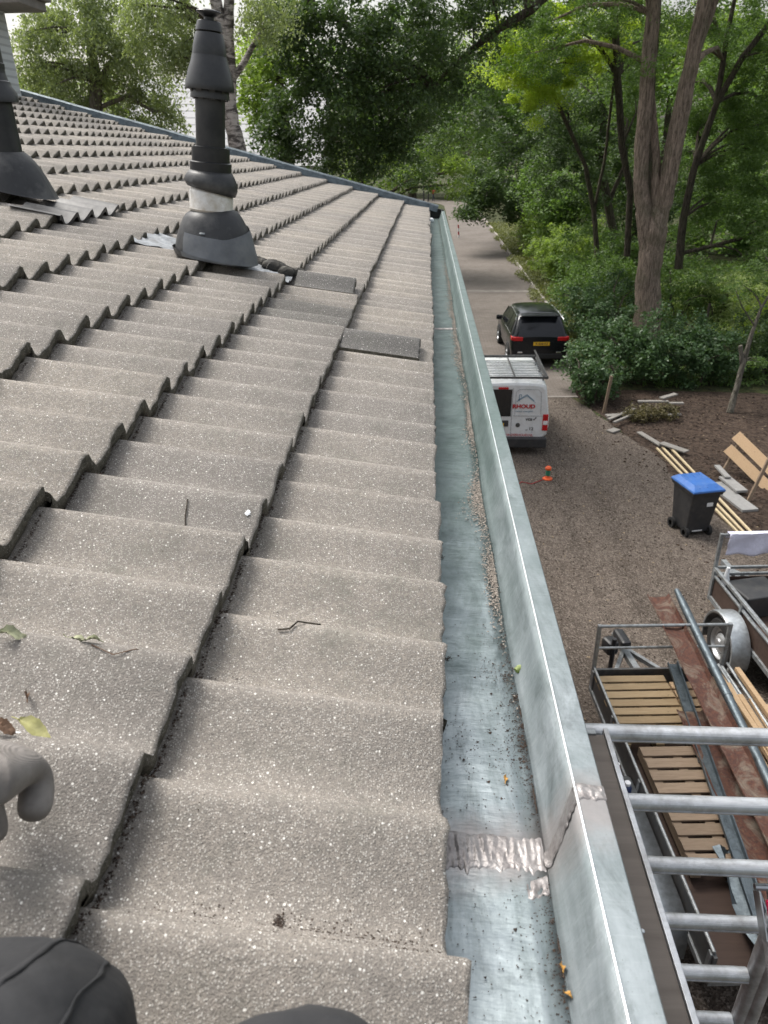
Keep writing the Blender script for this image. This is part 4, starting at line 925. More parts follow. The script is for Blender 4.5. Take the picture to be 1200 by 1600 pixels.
m = MB(); m.box((-.33, 2.45, .62), (.16, .2, .2), .3); m.box((-.12, 2.62, .60), (.14, .34, .12), .1); m.build('coupling', 'black_plastic', t1, bevel=.04)
# left wheel under a boxy mudguard the bottles stand on, right wheel alike
for sx in (-1, 1):
    wheel(t1, sx*.93, -.55, .31, .18, sx, 'rim', 6)
    m = MB(); m.s = True; P = []
    for (y, z) in ((.32, .30), (.31, .50), (.27, .62), (.18, .69), (.05, .705), (-1.15, .705), (-1.28, .69), (-1.37, .62), (-1.41, .50), (-1.42, .30)):
        P.append([Vector((sx*.785, y, z)), Vector((sx*1.10, y, z)), Vector((sx*1.12, y, z-.012)), Vector((sx*1.125, y*.985-.01, z-.05))])
    m.grid(P); o = m.build('mudguard', 'galvanised_bright', t1); s = o.modifiers.new('t', 'SOLIDIFY'); s.thickness = .004
def in_t1(m, name, mat, label, cat, group=None, bevel=0, rz=0):
    o = m.build(name, mat, None, (2.93, 5.35, 0), bevel=bevel); o.rotation_euler = (0, 0, R(3.6)+rz); return tag(o, label, cat, group)
def bottle(x, y, z, body, label, r_=.035, h=.20):
    p = Matrix.Translation((2.93, 5.35, 0)) @ Matrix.Rotation(R(3.6), 4, 'Z') @ Vector((x, y, z))
    e = empty('bottle', p, 0, label, 'bottle', 'bottles on the trailer mudguard')
    m = MB(); m.lathe([(.001, 0), (r_, 0), (r_, h*.7), (r_*.8, h*.8), (r_*.45, h*.86), (r_*.45, h*.9)], 20); m.build('body', body, e)
    m = MB(); m.lathe([(r_*.62, h*.86), (r_*.62, h), (.001, h)], 16); m.build('cap', 'plastic_white', e); return e
bottle(-.95, .16, .707, 'red_plastic', 'red bottle with white cap on the trailer mudguard, farther one')
e = bottle(-.93, -.10, .707, 'blue_plastic', 'dark blue bottle with white cap on the trailer mudguard, nearer one', .045, .22)
text('lettering', 'Argos', .04, 'paper', e, (0, -.047, .10), (PI/2, 0, 0))
def pallet(x, y, z, wx, ly, nb_, mat, label, rz=0, tilt=0.):
    p = Matrix.Translation((2.93, 5.35, 0)) @ Matrix.Rotation(R(3.6), 4, 'Z') @ Vector((x, y, z))
    e = empty('pallet', p, R(3.6)+rz, label, 'pallet', 'pallets in the trailer'); e.rotation_euler.x = tilt
    m = MB()
    for i in range(nb_):
        yy = -ly/2+(i+.5)*ly/nb_; m.box((rnd.uniform(-.006, .006), yy, .125), (wx, ly/nb_*.77, .02), rnd.uniform(-.006, .006))
    m.build('deck_boards', mat, e, bevel=.002)
    m = MB()
    for sx in (-1, 0, 1): m.box((sx*(wx/2-.05), 0, .075), (.09, ly, .075))
    m.build('stringers', mat, e)
    m = MB()
    for sx in (-1, 0, 1): m.box((sx*(wx/2-.05), 0, .02), (.09, ly, .02))
    m.build('bottom_boards', mat, e); return e
pallet(-.36, 1.10, .66, .82, 1.10, 8, 'wood_pallet', 'fresh yellow pallet at the front left of the dark trailer')
pallet(-.25, -.21, .655, .72, 1.45, 9, 'wood_bark_post', 'browner pallet seen between the scaffold rungs')
pallet(.42, 1.0, .60, .62, 1.2, 8, 'wood_orange', 'orange-brown pallet showing beside the grey roof profile')
def channel(name, pts, wd, lipz, mat, label, cat='gutter', wob=.0, flare=0.):
    m = MB(); m.s = True; P = []; pts = [Vector(p) for p in pts]; n = len(pts)
    for i, p in enumerate(pts):
        d = (pts[min(n-1, i+1)]-pts[max(0, i-1)]).normalized(); x = d.cross(Vector((0, 0, 1))).normalized(); u = x.cross(d)
        wv_ = wob*math.sin(i*1.7); P.append([p-x*(wd/2+.012)+u*(lipz-.006), p-x*(wd/2)+u*lipz, p-x*wd*.42+u*.006, p-x*wd*.15+u*(wv_), p+x*wd*.18-u*wv_*.5, p+x*wd*.42+u*.008, p+x*(wd/2)+u*lipz, p+x*(wd/2+.012)+u*(lipz-.006)])
    m.grid(P); o = m.build(name, mat); s = o.modifiers.new('t', 'SOLIDIFY'); s.thickness = .002; return tag(o, label, cat, 'scrap metal lengths in the trailer')
def lerp_pts(a, b, n, wob=.0):
    a = Vector(a); b = Vector(b); return [a.lerp(b, i/(n-1))+Vector((rnd.uniform(-wob, wob), 0, rnd.uniform(-wob, wob))) for i in range(n)]
channel('scrap_gutter', lerp_pts((2.87, 7.60, 1.49), (3.13, 4.35, .98), 16, .006), .25, .055, 'rusty_zinc', 'rusty brown old gutter length leaning over the trailer front rail', wob=.008)
channel('scrap_gutter', lerp_pts((2.93, 6.25, .90), (3.02, 3.55, .78), 14, .005), .27, .03, 'rusty_zinc', 'flat rust-red sheet lying deepest under the old gutter', wob=.006)
m = MB(); ps = lerp_pts((3.12, 7.70, 1.53), (3.27, 4.2, 1.0), 14, .003); ps2 = [p for p in ps]
m.tube(ps2[:7], [.03]+[.048]*6, 14); m.tube([ps2[6], ps2[6]+(ps2[7]-ps2[6])*.12], .052, 14); m.tube(ps2[6:], .048, 14)
tag(m.build('zinc_downpipe', 'zinc_trim'), 'blue-grey zinc pipe length beside the rusty gutter', 'pipe', 'scrap metal lengths in the trailer')
m = MB(); m.beam((2.99, 7.08, .88), (2.72, 3.7, .86), .10, .012); m.beam((3.045, 7.08, .91), (2.775, 3.7, .89), .012, .06); m.beam((2.94, 7.08, .90), (2.665, 3.7, .88), .008, .04)
tag(m.build('zinc_profile', 'zinc_trim'), 'long flat blue-grey zinc profile lying along the yellow pallet', 'metal profile', 'scrap metal lengths in the trailer')
m = MB(); m.beam((3.0, 6.6, .82), (2.9, 5.6, .80), .14, .01); tag(m.build('zinc_sheet', 'galvanised'), 'narrow grey metal sheet between flat profile and rusty gutter', 'metal sheet', 'scrap metal lengths in the trailer')
m = MB(); m.s = True; m.grid([[Vector((2.62+.36*j/8+.02*math.sin(i+j), 4.6-1.2*i/9, .80+.03*math.sin(j*1.4+i)+.01*rnd.uniform(-1, 1))) for j in range(9)] for i in range(10)]); tag(m.build('zinc_scrap', 'zinc_trim'), 'crumpled grey-green zinc sheet beside the flat profile, lower in the trailer', 'metal sheet')
m = MB(); m.s = True; m.grid([[Vector((-.30+.5*j/9+.03*math.sin(i*1.3), -.95-.35*i/7, .62+.05*abs(math.sin(j*1.1+i*.8))+.01*rnd.random())) for j in range(10)] for i in range(8)]); in_t1(m, 'tarpaulin', 'black_rubber', 'crumpled black tarpaulin behind the browner pallet', 'tarpaulin')
for i, (x0_, y0_, x1_, y1_, z_) in enumerate(((3.34, 6.72, 3.42, 4.6, .98), (3.40, 6.83, 3.62, 4.7, 1.0), (3.47, 6.66, 3.55, 4.5, .95), (3.55, 6.5, 3.7, 4.4, .93), (3.63, 6.85, 3.84, 4.8, 1.02), (3.66, 6.45, 3.72, 4.4, .92), (3.30, 6.5, 3.36, 4.3, .91), (3.76, 6.3, 3.86, 4.5, .97))):
    m = MB(); m.beam((x0_, y0_, z_), (x1_, y1_, z_-.08), .055, .03 if i % 2 else .05)
    tag(m.build('batten', 'wood_fresh'), ('leftmost long', 'second from the left', 'third from the left, lower', 'middle low', 'farthest-reaching', 'low one beneath the farthest-reaching', 'lowest at the far left', 'rightmost')[i]+' raw batten heaped on the right of the dark trailer', 'batten', 'raw battens in the trailer')
m = MB(); m.tube([(1.55, 3.15, .04), (1.9, 3.35, .05)], .05, 12); m.tube([(1.9, 3.35, .05), (2.0, 3.4, .05)], [.05, .03], 12); tag(m.build('red_cylinder', 'red_plastic'), 'red cylinder lying on the ground under the scaffold', 'cylinder')
m = MB(); m.tube([(1.2, 7.2, .02), (1.55, 7.9, .02), (1.75, 7.0, .02), (1.9, 6.6, .3)], .008, 6); tag(m.build('brown_cord', 'red_plastic'), 'thin brown-red cord hanging from the dark trailer corner to the gravel', 'cord')

# ------------------------------------------------------------ timber around the soil bed
e = empty('plank_barrier', (6.9, 14.2, 0), 0, 'two fresh pine planks nailed to slanted stakes on the bare soil', 'barrier')
def wb(m, name, mat): return m.build(name, mat, e, (-6.9, -14.2, 0), bevel=.004)
A = at(1127, 742, 14.9); B = at(1163, 678, 15.2); C = at(1168, 785, 13.5); D = at(1215, 690, 13.8)
for a, b_ in ((A, B), (C, D)): m = MB(); m.beam(Vector((a.x, a.y, 0)), b_, .06, .05, (0, 1, 0)); wb(m, 'stake', 'wood_bark_post')
for (a, b_) in ((at(1150, 680, 15.2), at(1262, 790, 13.4)), (at(1137, 700, 15.1), at(1255, 815, 13.3))): d_ = (b_-a).normalized(); f_ = Vector((-.5, -.75, .45)); m = MB(); m.beam(a, b_, .03, .22, f_.cross(d_).normalized()); wb(m, 'plank', 'wood_orange')
def plank(name, a, b_, w_, h_, mat, label, cat='plank', group=None, z=.03):
    m = MB(); m.beam((a[0], a[1], z), (b_[0], b_[1], z), w_, h_); return tag(m.build(name, mat, bevel=.003), label, cat, group)
gp = lambda x, y: tuple(gnd(x, y))[:2]
plank('slab', gp(1115, 757), gp(1172, 800), .34, .05, 'concrete_slab', 'grey concrete slab beside the bin, the longer nearer one', 'slab', 'grey slabs', .03)
plank('slab', gp(1130, 752), gp(1158, 775), .24, .05, 'concrete_slab', 'grey concrete slab behind the longer one', 'slab', 'grey slabs', .10)
plank('slab', gp(1118, 738), gp(1135, 757), .12, .04, 'concrete_slab', 'short grey slab leaning by the left stake', 'slab', 'grey slabs', .16)
lb = ('left edge', 'in the middle', 'right side')
for i, (x0_, y0_, x1_, y1_, z_) in enumerate(((1026, 702, 1160, 842, .03), (1034, 700, 1168, 841, .03), (1041, 697, 1178, 842, .06))):
    plank('light_batten', gp(x0_, y0_), gp(x1_, y1_), .045, .035, 'wood_batten', 'long pale batten on the soil behind the bin, '+lb[i]+' of three', 'batten', 'pale battens behind the bin', z_)
plank('grey_board', gp(998, 678), gp(1034, 700), .14, .03, 'wood_grey', 'grey board continuing the line of the pale battens', 'board', 'grey boards', .05)
plank('grey_board', gp(1032, 698), gp(1072, 712), .20, .03, 'wood_grey', 'grey flat board above the pale battens', 'board', 'grey boards', .10)
for i, (a, b_, w_, z_, l_) in enumerate((((950, 660), (990, 643), .10, .08, 'thin grey board, left in the timber pile by the hedge'), ((947, 652), (1003, 648), .18, .04, 'wide dark grey board at the back left of the timber pile'), ((995, 641), (1042, 641), .12, .25, 'pale long board on top of the timber pile'), ((1040, 641), (1066, 641), .11, .20, 'pale short board right of the long one in the pile'), ((1030, 640), (1053, 633), .14, .32, 'grey board end sticking up at the back of the pile'), ((1035, 652), (1062, 650), .16, .06, 'grey board low at the right of the pile'), ((952, 677), (964, 673), .2, .04, 'small pale block in front of the pile'), ((958, 668), (1000, 650), .07, .14, 'second thin grey board crossing the pile'))):
    plank('pile_board', gp(*a), gp(*b_), w_, .04, 'wood_grey', l_, 'board', 'boards of the timber pile', z_)
m = MB(); a = gnd(943, 645); m.beam(a, a+Vector((.1, .05, 1.0)), .07, .06, (0, 1, 0)); tag(m.build('stake', 'wood_bark_post'), 'short brown stake standing at the corner of the laurel', 'stake')
m = MB(); a = gnd(1097, 530); m.tube([a, a+Vector((.05, 0, 1.3))], .05, 8); tag(m.build('dark_post', 'bark_dark'), 'thin dark post in the pale clearing behind the laurels', 'post')
for i, (x, y) in enumerate(((662, 314), (669, 315))):
    a = gnd(x, y); m = MB(); m.tube([a, a+Vector((0, 0, 1.25))], .10, 8); m.lathe([(.11, 1.25), (.12, 1.3), (.001, 1.34)], 8, None, a); tag(m.build('bollard', 'ink_black'), ('dark bollard at the far road bend, left of two' , 'dark bollard at the far road bend, right of two')[i], 'bollard', 'bollards at the bend')
e = empty('marker_post', gnd(717, 372), 0, 'slim red and white marker post at the left edge of the road', 'marker post')
for i in range(4): m = MB(); m.tube([(-.02*i, 0, .25*i), (-.02*(i+1), 0, .25*(i+1))], .055, 10); m.build('band', 'paper' if i % 2 == 0 else 'red_plastic', e)
# litter and stones on the yard
pts = []; sz = []
for _ in range(9000):
    x = rnd.uniform(1.2, 6.0); y = rnd.uniform(3, 20); pts.append((x, y, .012)); sz.append(rnd.uniform(.008, .022)*(1.6 if rnd.random() < .03 else 1))
grains('loose_gravel', pts, sz, 'gravel', 'loose gravel stones spread over the yard', 'gravel')
pts = []; sz = []
for _ in range(2500):
    x = rnd.uniform(4.5, 12); y = rnd.uniform(9, 20.5)
    if x < 5.6 and y < 15 and rnd.random() < .7: continue
    pts.append((x, y, .008)); sz.append(rnd.uniform(.015, .05))
grains('soil_clods', pts, sz, 'soil', 'clods and crumbs of dark soil on the bare bed', 'soil')
pts = []; sz = []
for _ in range(500):
    x = rnd.uniform(1.5, 10); y = rnd.uniform(7, 20); pts.append((x, y, .016)); sz.append(rnd.uniform(.012, .03))
grains('leaf_litter', pts, sz, 'litter', 'dry pale leaves scattered on gravel and soil', 'leaf litter', flat=.15)

# ------------------------------------------------------------ trees
def leaf_cloud(C, Rc, per, size, droop=.3, asp=.55, spread=None, updown=.55):
    """C (n,3) clump centres, Rc (n,) radii -> quads of single leaves"""
    n = len(C); N = n*per
    idx = np.repeat(np.arange(n), per)
    d = npr.normal(size=(N, 3)); d /= np.linalg.norm(d, axis=1)[:, None]; d *= (npr.random(N)**.5)[:, None]
    d[:, 2] *= updown
    P = C[idx]+d*Rc[idx][:, None]; P[:, 2] -= droop*Rc[idx]*(d[:, 0]**2+d[:, 1]**2)
    s = size*npr.uniform(.6, 1.35, N)
    ax = npr.normal(size=(N, 3)); ax[:, 2] = ax[:, 2]*.5-droop*1.2; ax /= np.linalg.norm(ax, axis=1)[:, None]
    up = npr.normal(size=(N, 3))*.55+np.array([0, 0, 1.]); sd_ = np.cross(ax, up); sd_ /= np.linalg.norm(sd_, axis=1)[:, None]+1e-9
    L = ax*s[:, None]; Wd = sd_*(s*asp)[:, None]
    V = np.stack([P-L*.5, P-L*.05+Wd*.5, P+L*.5, P-L*.05-Wd*.5], 1).reshape(-1, 3)
    return V, np.arange(N*4).reshape(-1, 4)
def blob_pts(c, r, n, hollow=.35):
    d = npr.normal(size=(n, 3)); d /= np.linalg.norm(d, axis=1)[:, None]
    rad = hollow+(1-hollow)*npr.random(n)**.6
    return np.array(c)+d*rad[:, None]*np.array(r)*(1+.18*np.sin(d[:, :1]*5+d[:, 1:2]*7))
def tree(name, base, stems, blobs, leafmat, label, bark='bark_dark', size=.1, per=60, cr=.45, droop=.3, asp=.55, group=None, cat='tree', twigs=14, updown=.55, crown='crown'):
    e = empty(name, base, 0, label, cat, group); bx_ = Vector(base)
    if stems:
        m = MB()
        for st in stems:
            P = [Vector(p[:3])-bx_ for p in st]; rs = [p[3] for p in st]
            # subdivide with wobble
            Q = []; q = []
            for i in range(len(P)-1):
                for j in range(5):
                    t_ = j/5; Q.append(P[i].lerp(P[i+1], t_)+Vector((rnd.uniform(-1, 1), rnd.uniform(-1, 1), 0))*rs[i]*.08*(1 if (i or j) else 0)); q.append(rs[i]*(1-t_)+rs[i+1]*t_)
            Q.append(P[-1]); q.append(rs[-1]); m.tube(Q, q, 12, True, .05)
        m.build('trunk', bark, e)
    Cs = []; Rs = []
    for (c, r, n) in blobs:
        if isinstance(r, (int, float)): r = (r, r, r)
        p = blob_pts(c, r, n); Cs.append(p); Rs.append(npr.uniform(.6, 1.3, len(p))*cr)
    Cs = np.concatenate(Cs)-np.array(tuple(base)); Rs = np.concatenate(Rs)
    if stems and twigs:
        m = MB(); tips = [Vector(st[min(len(st)-1, q_)][:3])-bx_ for st in stems for q_ in range(1, len(st))]
        sel = npr.choice(len(Cs), min(twigs, len(Cs)), False)
        for i in sel:
            p = Vector(Cs[i]); a = min(tips, key=lambda t_: (t_-p).length+2*max(0, t_.z-p.z)); L_ = (p-a).length
            md = a.lerp(p, .5)+Vector((rnd.uniform(-.1, .1), rnd.uniform(-.1, .1), .12))*L_
            m.tube([a, a.lerp(md, .5)+Vector((0, 0, .03*L_)), md, md.lerp(p, .6), p], [.018*L_+.012, .014*L_+.012, .011*L_+.01, .006*L_+.006, .006], 6, False)
        m.build('branches', 'bark_dark' if bark == 'bark_birch' else bark, e)
    V, F = leaf_cloud(Cs, Rs, per, size, droop, asp, None, updown)
    o = np_mesh(crown, V, F, leafmat, e); return e
def BL(px, py, Y, rpx, n, ry=None, asp=1.):     # a crown lobe seen around a photo position at a real distance
    p = at(px, py, Y); z = (np.array(p)-np.array([0, 0, G]))@Fv; r = rpx*z/FPX
    return (tuple(p), (r, ry or r, r*asp), n)
def ST(pts): return [(*at(x, y, Y), r) for x, y, Y, r in pts]

# big reddish multi-stemmed tree
b0 = Vector((7.85, 26, 0)); 
tree('robinia_tree', b0, [[(7.80, 26, -.1, .56), (7.74, 26, 1.0, .46), (7.50, 26, 2.7, .39), (7.52, 26, 4.0, .40), (7.55, 26, 4.7, .24)], 
    ST([(1014, 400, 26, .29), (1008, 345, 26, .26), (1001, 290, 26.1, .23), (1003, 230, 26.1, .23), (1012, 130, 26.1, .22), (1020, 20, 26.2, .21), (1022, -80, 26.3, .18)]),
    ST([(1020, 400, 26, .29), (1031, 340, 26, .28), (1045, 280, 25.9, .27), (1058, 200, 25.8, .27), (1078, 110, 25.6, .22), (1100, 10, 25.5, .20), (1112, -80, 25.4, .15)]),
    ST([(1024, 330, 26, .16), (1026, 250, 26.1, .12), (1020, 170, 26.3, .10), (1014, 100, 26.3, .08)]),
    ST([(1078, 110, 25.6, .14), (1096, 60, 25.6, .11), (1122, -10, 25.6, .09)])],
    [BL(1080, -60, 27, 150, 60, 3), BL(900, -40, 27, 130, 50, 3), BL(840, 60, 28, 60, 22, 2), BL(1160, 60, 29, 70, 26, 2), ((8, 27, 17), (6.5, 6, 4.5), 110)], 'leaf_mid', 'large tree with reddish furrowed bark forking into several stems', 'bark_red', .09, 330, .55, .35, .5, twigs=18)
# yellow-green fine foliage over the road
tree('locust_tree', Vector((8.0, 33, 0)), [ST([(935, 420, 33, .12), (928, 330, 33, .10), (915, 260, 32.5, .085), (880, 180, 32, .07), (845, 110, 31.5, .05)]), ST([(928, 330, 33, .07), (945, 250, 33, .06), (960, 120, 33, .05)])],
    [BL(815, 95, 31, 58, 34, 1.4), BL(870, 75, 31.5, 60, 30, 1.4), BL(930, 60, 32, 60, 24, 1.4), BL(840, 140, 31, 45, 16, 1.2), BL(790, 40, 33, 45, 14)], 'leaf_yellow', 'bright yellow-green locust crown arching over the road', 'bark_dark', .10, 330, .5, .25, .5, twigs=16)
# slender dark trees right of the road
tree('woodland_tree', at(972, 430, 40)*1, [ST([(975, 440, 40, .24), (962, 380, 40, .22), (950, 320, 40, .20), (938, 250, 40, .17), (945, 170, 40, .14)]), ST([(950, 320, 40, .12), (975, 260, 40, .09), (985, 200, 40, .06)]), ST([(943, 240, 40, .11), (915, 222, 40, .08), (892, 215, 40, .05)])],
    [BL(900, 250, 38, 70, 40, 2), BL(960, 190, 39, 60, 34, 2), BL(880, 190, 38, 60, 34, 2), BL(940, 120, 40, 60, 26, 2)], 'leaf_dark', 'slender dark-stemmed tree left of the reddish trunk', 'bark_dark', .13, 200, .65, .25, twigs=20)
tree('woodland_tree', at(976, 330, 31), [ST([(980, 400, 31, .13), (985, 300, 31, .12), (972, 230, 31, .13), (965, 120, 31, .13), (960, 20, 31, .12), (960, -60, 31, .1)])],
    [BL(905, 20, 31, 55, 26, 2), BL(985, 60, 33, 50, 26, 2), BL(990, 150, 33, 45, 20, 1.5)], 'leaf_mid', 'thin straight dark stem rising beside the reddish trunk', 'bark_dark', .10, 220, .55, .2)
tree('woodland_tree', gnd(818, 378), [ST([(815, 380, 59, .30), (820, 340, 59, .30), (824, 300, 59, .27), (822, 240, 59, .24)]), ST([(828, 376, 59.5, .34), (830, 330, 59.5, .3), (828, 270, 59.5, .25)])],
    [BL(800, 265, 56, 60, 36, 3), BL(760, 290, 54, 42, 26, 2.5), BL(840, 230, 57, 60, 30, 3), BL(745, 325, 52, 25, 14, 1.5), BL(790, 325, 53, 30, 14, 1.5)], 'leaf_dark', 'pale twin trunk with dark foliage hanging over the road', 'bark_grey', .2, 190, .95, .35, twigs=10)
tree('woodland_tree', at(1075, 400, 29), [ST([(1060, 420, 29, .15), (1068, 340, 29, .135), (1085, 260, 28.7, .12), (1120, 160, 28.4, .10), (1160, 90, 28, .10), (1215, 20, 28, .08)]), ST([(1068, 395, 29, .08), (1110, 385, 28.5, .07), (1160, 372, 28, .06), (1215, 345, 28, .05)]), ST([(1120, 160, 28.4, .10), (1135, 60, 28.4, .08), (1150, -10, 28.4, .06)])],
    [BL(1130, 240, 30, 70, 60, 2), BL(1180, 180, 29, 60, 44, 2), BL(1170, 320, 28, 50, 34, 1.6), BL(1100, 160, 31, 50, 32, 1.6), BL(1195, 90, 29, 60, 36, 2), BL(1100, 320, 31, 40, 22, 1.5), BL(1190, 400, 27, 34, 14, 1.2)], 'leaf_mid', 'dark leaning tree with long low branches right of the reddish trunk', 'bark_dark', .085, 260, .5, .3, twigs=26)
# overhanging dark oak reaching across the sky left of the road
tree('oak_tree', Vector((8.95, 29.6, 0)), [[(8.85, 29.6, 0, .36), (8.5, 29.6, 2.2, .3), (8.0, 29.6, 6, .26), (7.6, 29.6, 8.4, .24), (7.3, 29, 11, .22), (7.0, 25.5, 12.8, .2), (4.6, 18.4, 11, .12)], ST([(860, -15, 18, .10), (830, 15, 18, .09), (780, 45, 18, .075), (740, 75, 18, .06), (700, 110, 18, .045), (680, 135, 18, .03)]), ST([(560, 60, 17, .07), (530, 30, 17, .06), (480, 20, 17, .05), (440, 40, 17, .03)])],
    [BL(620, 30, 17, 85, 42, 1.2), BL(520, 60, 16.5, 75, 36, 1.2), BL(450, 60, 16.5, 55, 22, 1.), BL(700, 40, 18, 75, 34, 1.2), BL(600, 120, 17, 70, 28, 1.2), BL(520, 150, 16.5, 60, 24, 1), BL(470, 190, 16.5, 55, 20, 1), BL(660, 150, 18, 50, 16, 1), BL(560, 215, 17, 45, 16, .8), BL(430, 175, 16.5, 30, 8, .8), BL(720, 120, 18, 35, 8, 1), BL(500, 235, 17, 35, 9, .8), BL(770, 10, 18, 60, 20, 1), BL(690, 220, 22, 30, 8, .8), BL(615, 225, 17, 32, 12, .8), BL(560, 262, 17, 26, 8, .6), BL(430, 235, 16.5, 30, 9, .7), BL(650, 262, 20, 26, 7, .7), BL(740, 180, 20, 30, 7, .8), ((1, 20, 15), (6, 5, 4), 90), ((-4, 19, 16), (5, 4, 4), 50), ((3, 26, 22), (8, 6, 5), 90)], 'leaf_dark', 'dark oak with drooping foliage hanging over the far roof edge', 'bark_dark', .09, 165, .42, .5, .5, twigs=34)
# birches behind the roof
tree('birch_tree', Vector((-2.85, 13.6, 0)), [[(-2.9, 13.6, 0, .2), (-2.85, 13.6, 4, .17)]+ST([(372, 240, 13.6, .15), (362, 190, 13.6, .12), (356, 130, 13.6, .11), (350, 60, 13.6, .10), (332, -20, 13.6, .09)]), ST([(360, 180, 13.6, .09), (362, 120, 13.6, .08), (357, 60, 13.6, .085), (358, -10, 13.6, .08)]), ST([(362, 125, 13.6, .06), (380, 100, 13.7, .05), (396, 70, 13.8, .045), (408, 50, 13.9, .03)])],
    [BL(270, 30, 13.8, 60, 34, .8), BL(290, 90, 14.2, 40, 14, .8), BL(230, 20, 14, 50, 20, .8), BL(420, 10, 13.6, 45, 14, .6)], 'leaf_birch', 'birch with mottled trunk right behind the tall flue', 'bark_birch', .05, 230, .34, 1.0, .6, twigs=22)
tree('birch_tree', Vector((-5.6, 15, 0)), [[(-5.5, 15, 0, .2), (-5.4, 15, 4, .16)]+ST([(150, 200, 15, .13), (150, 130, 15, .11), (140, 60, 15, .08), (135, -20, 15, .06)]), ST([(150, 130, 15, .05), (175, 95, 15, .04), (215, 70, 15, .03)]), ST([(150, 170, 15, .04), (200, 150, 15, .035), (240, 175, 15, .02)])],
    [BL(110, 60, 15, 75, 36, 1), BL(180, 90, 15, 70, 30, 1), BL(70, 110, 15.5, 45, 22, .8), BL(120, 160, 15.5, 60, 26, .8), BL(210, 150, 15.5, 55, 20, .8), BL(60, 40, 15, 35, 14, .7), BL(160, 10, 15, 70, 26, 1), BL(250, 160, 15.5, 40, 12, .8)], 'leaf_birch', 'pale green birch with hanging twigs behind the top left of the roof', 'bark_grey', .055, 220, .36, .9, .6, twigs=30)
# mid-distance trees behind
tid = 0
for (px, py, Y, lobes, mat, lab, sz_) in (
    (440, 180, 24, [(410, 120, 50, 22), (400, 175, 26, 8), (420, 80, 45, 16)], 'leaf_light', 'light green tree behind the birch trunk', .14),
    (180, 180, 34, [(60, 190, 70, 24), (180, 200, 80, 28), (250, 190, 50, 14)], 'leaf_light', 'light green tree deep behind the left birch', .16),
    (640, 200, 46, [(640, 190, 60, 34), (600, 150, 55, 26), (690, 150, 50, 26), (600, 60, 70, 24), (560, 210, 40, 18)], 'leaf_mid', 'mid green tree seen through gaps of the dark oak', .2),
    (560, 270, 40, [(560, 262, 42, 20), (480, 240, 45, 18), (620, 275, 40, 18), (690, 265, 36, 14)], 'leaf_light', 'light green bush mass just above the far roof edge', .16),
    (640, 270, 118, [(690, 232, 55, 40), (740, 232, 50, 36), (640, 250, 45, 26), (720, 190, 60, 30), (700, 110, 70, 30)], 'leaf_light', 'light green tree closing the view at the end of the road', .3),
    (860, 200, 62, [(770, 190, 60, 40), (800, 130, 60, 30), (740, 130, 45, 24), (860, 150, 60, 26)], 'leaf_mid', 'green tree above the far stretch of road', .25),
    (880, 330, 48, [(870, 330, 45, 30), (910, 310, 50, 34), (850, 290, 40, 20), (900, 360, 35, 18)], 'leaf_mid', 'bushy green tree behind the slender stems', .2),
    (990, 350, 44, [(1000, 330, 50, 30), (960, 300, 45, 24), (1060, 300, 50, 26), (985, 250, 50, 20)], 'leaf_dark', 'dark green tree filling the gap behind the reddish trunk', .18),
    (1150, 400, 52, [(1120, 380, 50, 20), (1180, 330, 60, 30), (1060, 380, 45, 20), (1110, 290, 50, 24), (1180, 230, 50, 20)], 'leaf_mid', 'mid green tree behind the pale clearing', .22),
    (1050, 120, 50, [(1050, 100, 60, 34), (990, 60, 60, 28), (1130, 60, 70, 34), (1190, 140, 50, 22), (940, 150, 60, 26)], 'leaf_light', 'lighter green crown high behind the reddish stems', .22),
    (450, 100, 36, [(470, 120, 70, 22), (520, 180, 60, 18), (430, 180, 50, 14)], 'leaf_mid', 'green crown behind the oak above the roof', .18)):
    c0 = at(px, py, Y); base = Vector((c0.x, Y, 0)); top = max(c0.z, 3); hi_ = False
    tree('woodland_tree', base, [[(base.x, Y, 0, .3), (base.x+.2, Y, top*.6, .22), (base.x, Y, top+1, .1)]], [BL(a, b_, Y+rnd.uniform(-2, 2), r_, n_, Y*.05) for a, b_, r_, n_ in lobes]+([((c0.x, Y, 14+Y*.05), (Y*.11, 3.5, 4+Y*.03), 46)] if hi_ else []), mat, lab, 'bark_dark', sz_, 150, sz_*4.6, .25, .6, group='trees of the wood', twigs=12)
tall = []
# far wood: one mass closing the view to left and right
Cs = []; 
for _ in range(2300):
    a = npr.uniform(-R(62), R(62)); d = npr.uniform(92, 135); h = 17*npr.random()**.8+1.0
    gap = .5+.5*math.sin(a*9)+.3*math.sin(a*23)
    if a < R(-5) and h > 4.5+3*gap: continue
    if d < 118 and -16 < math.sin(a)*d < 7: continue
    Cs.append((math.sin(a)*d, math.cos(a)*d, h*(1+.1*gap)))
Cs = np.array(Cs); V, F = leaf_cloud(Cs, npr.uniform(1.3, 2.9, len(Cs)), 70, .62, .2, .7)
tag(np_mesh('far_wood', V, F, 'leaf_mid'), 'distant green wood closing the view all round', 'wood', None, 'stuff')
# nearer woodland wall right of the road, low storey
Cs = []
for _ in range(650):
    x = npr.uniform(11, 34); y = npr.uniform(34, 62); h = npr.random()**1.3*11+.6
    if h < 2.6 and 13 < x < 22: continue
    Cs.append((x, y, h))
Cs = np.array(Cs); V, F = leaf_cloud(Cs, npr.uniform(.7, 1.5, len(Cs)), 95, .22, .25, .6)
tag(np_mesh('wood_edge', V, F, 'leaf_mid'), 'tangled woodland foliage deep right of the road', 'wood', None, 'stuff')
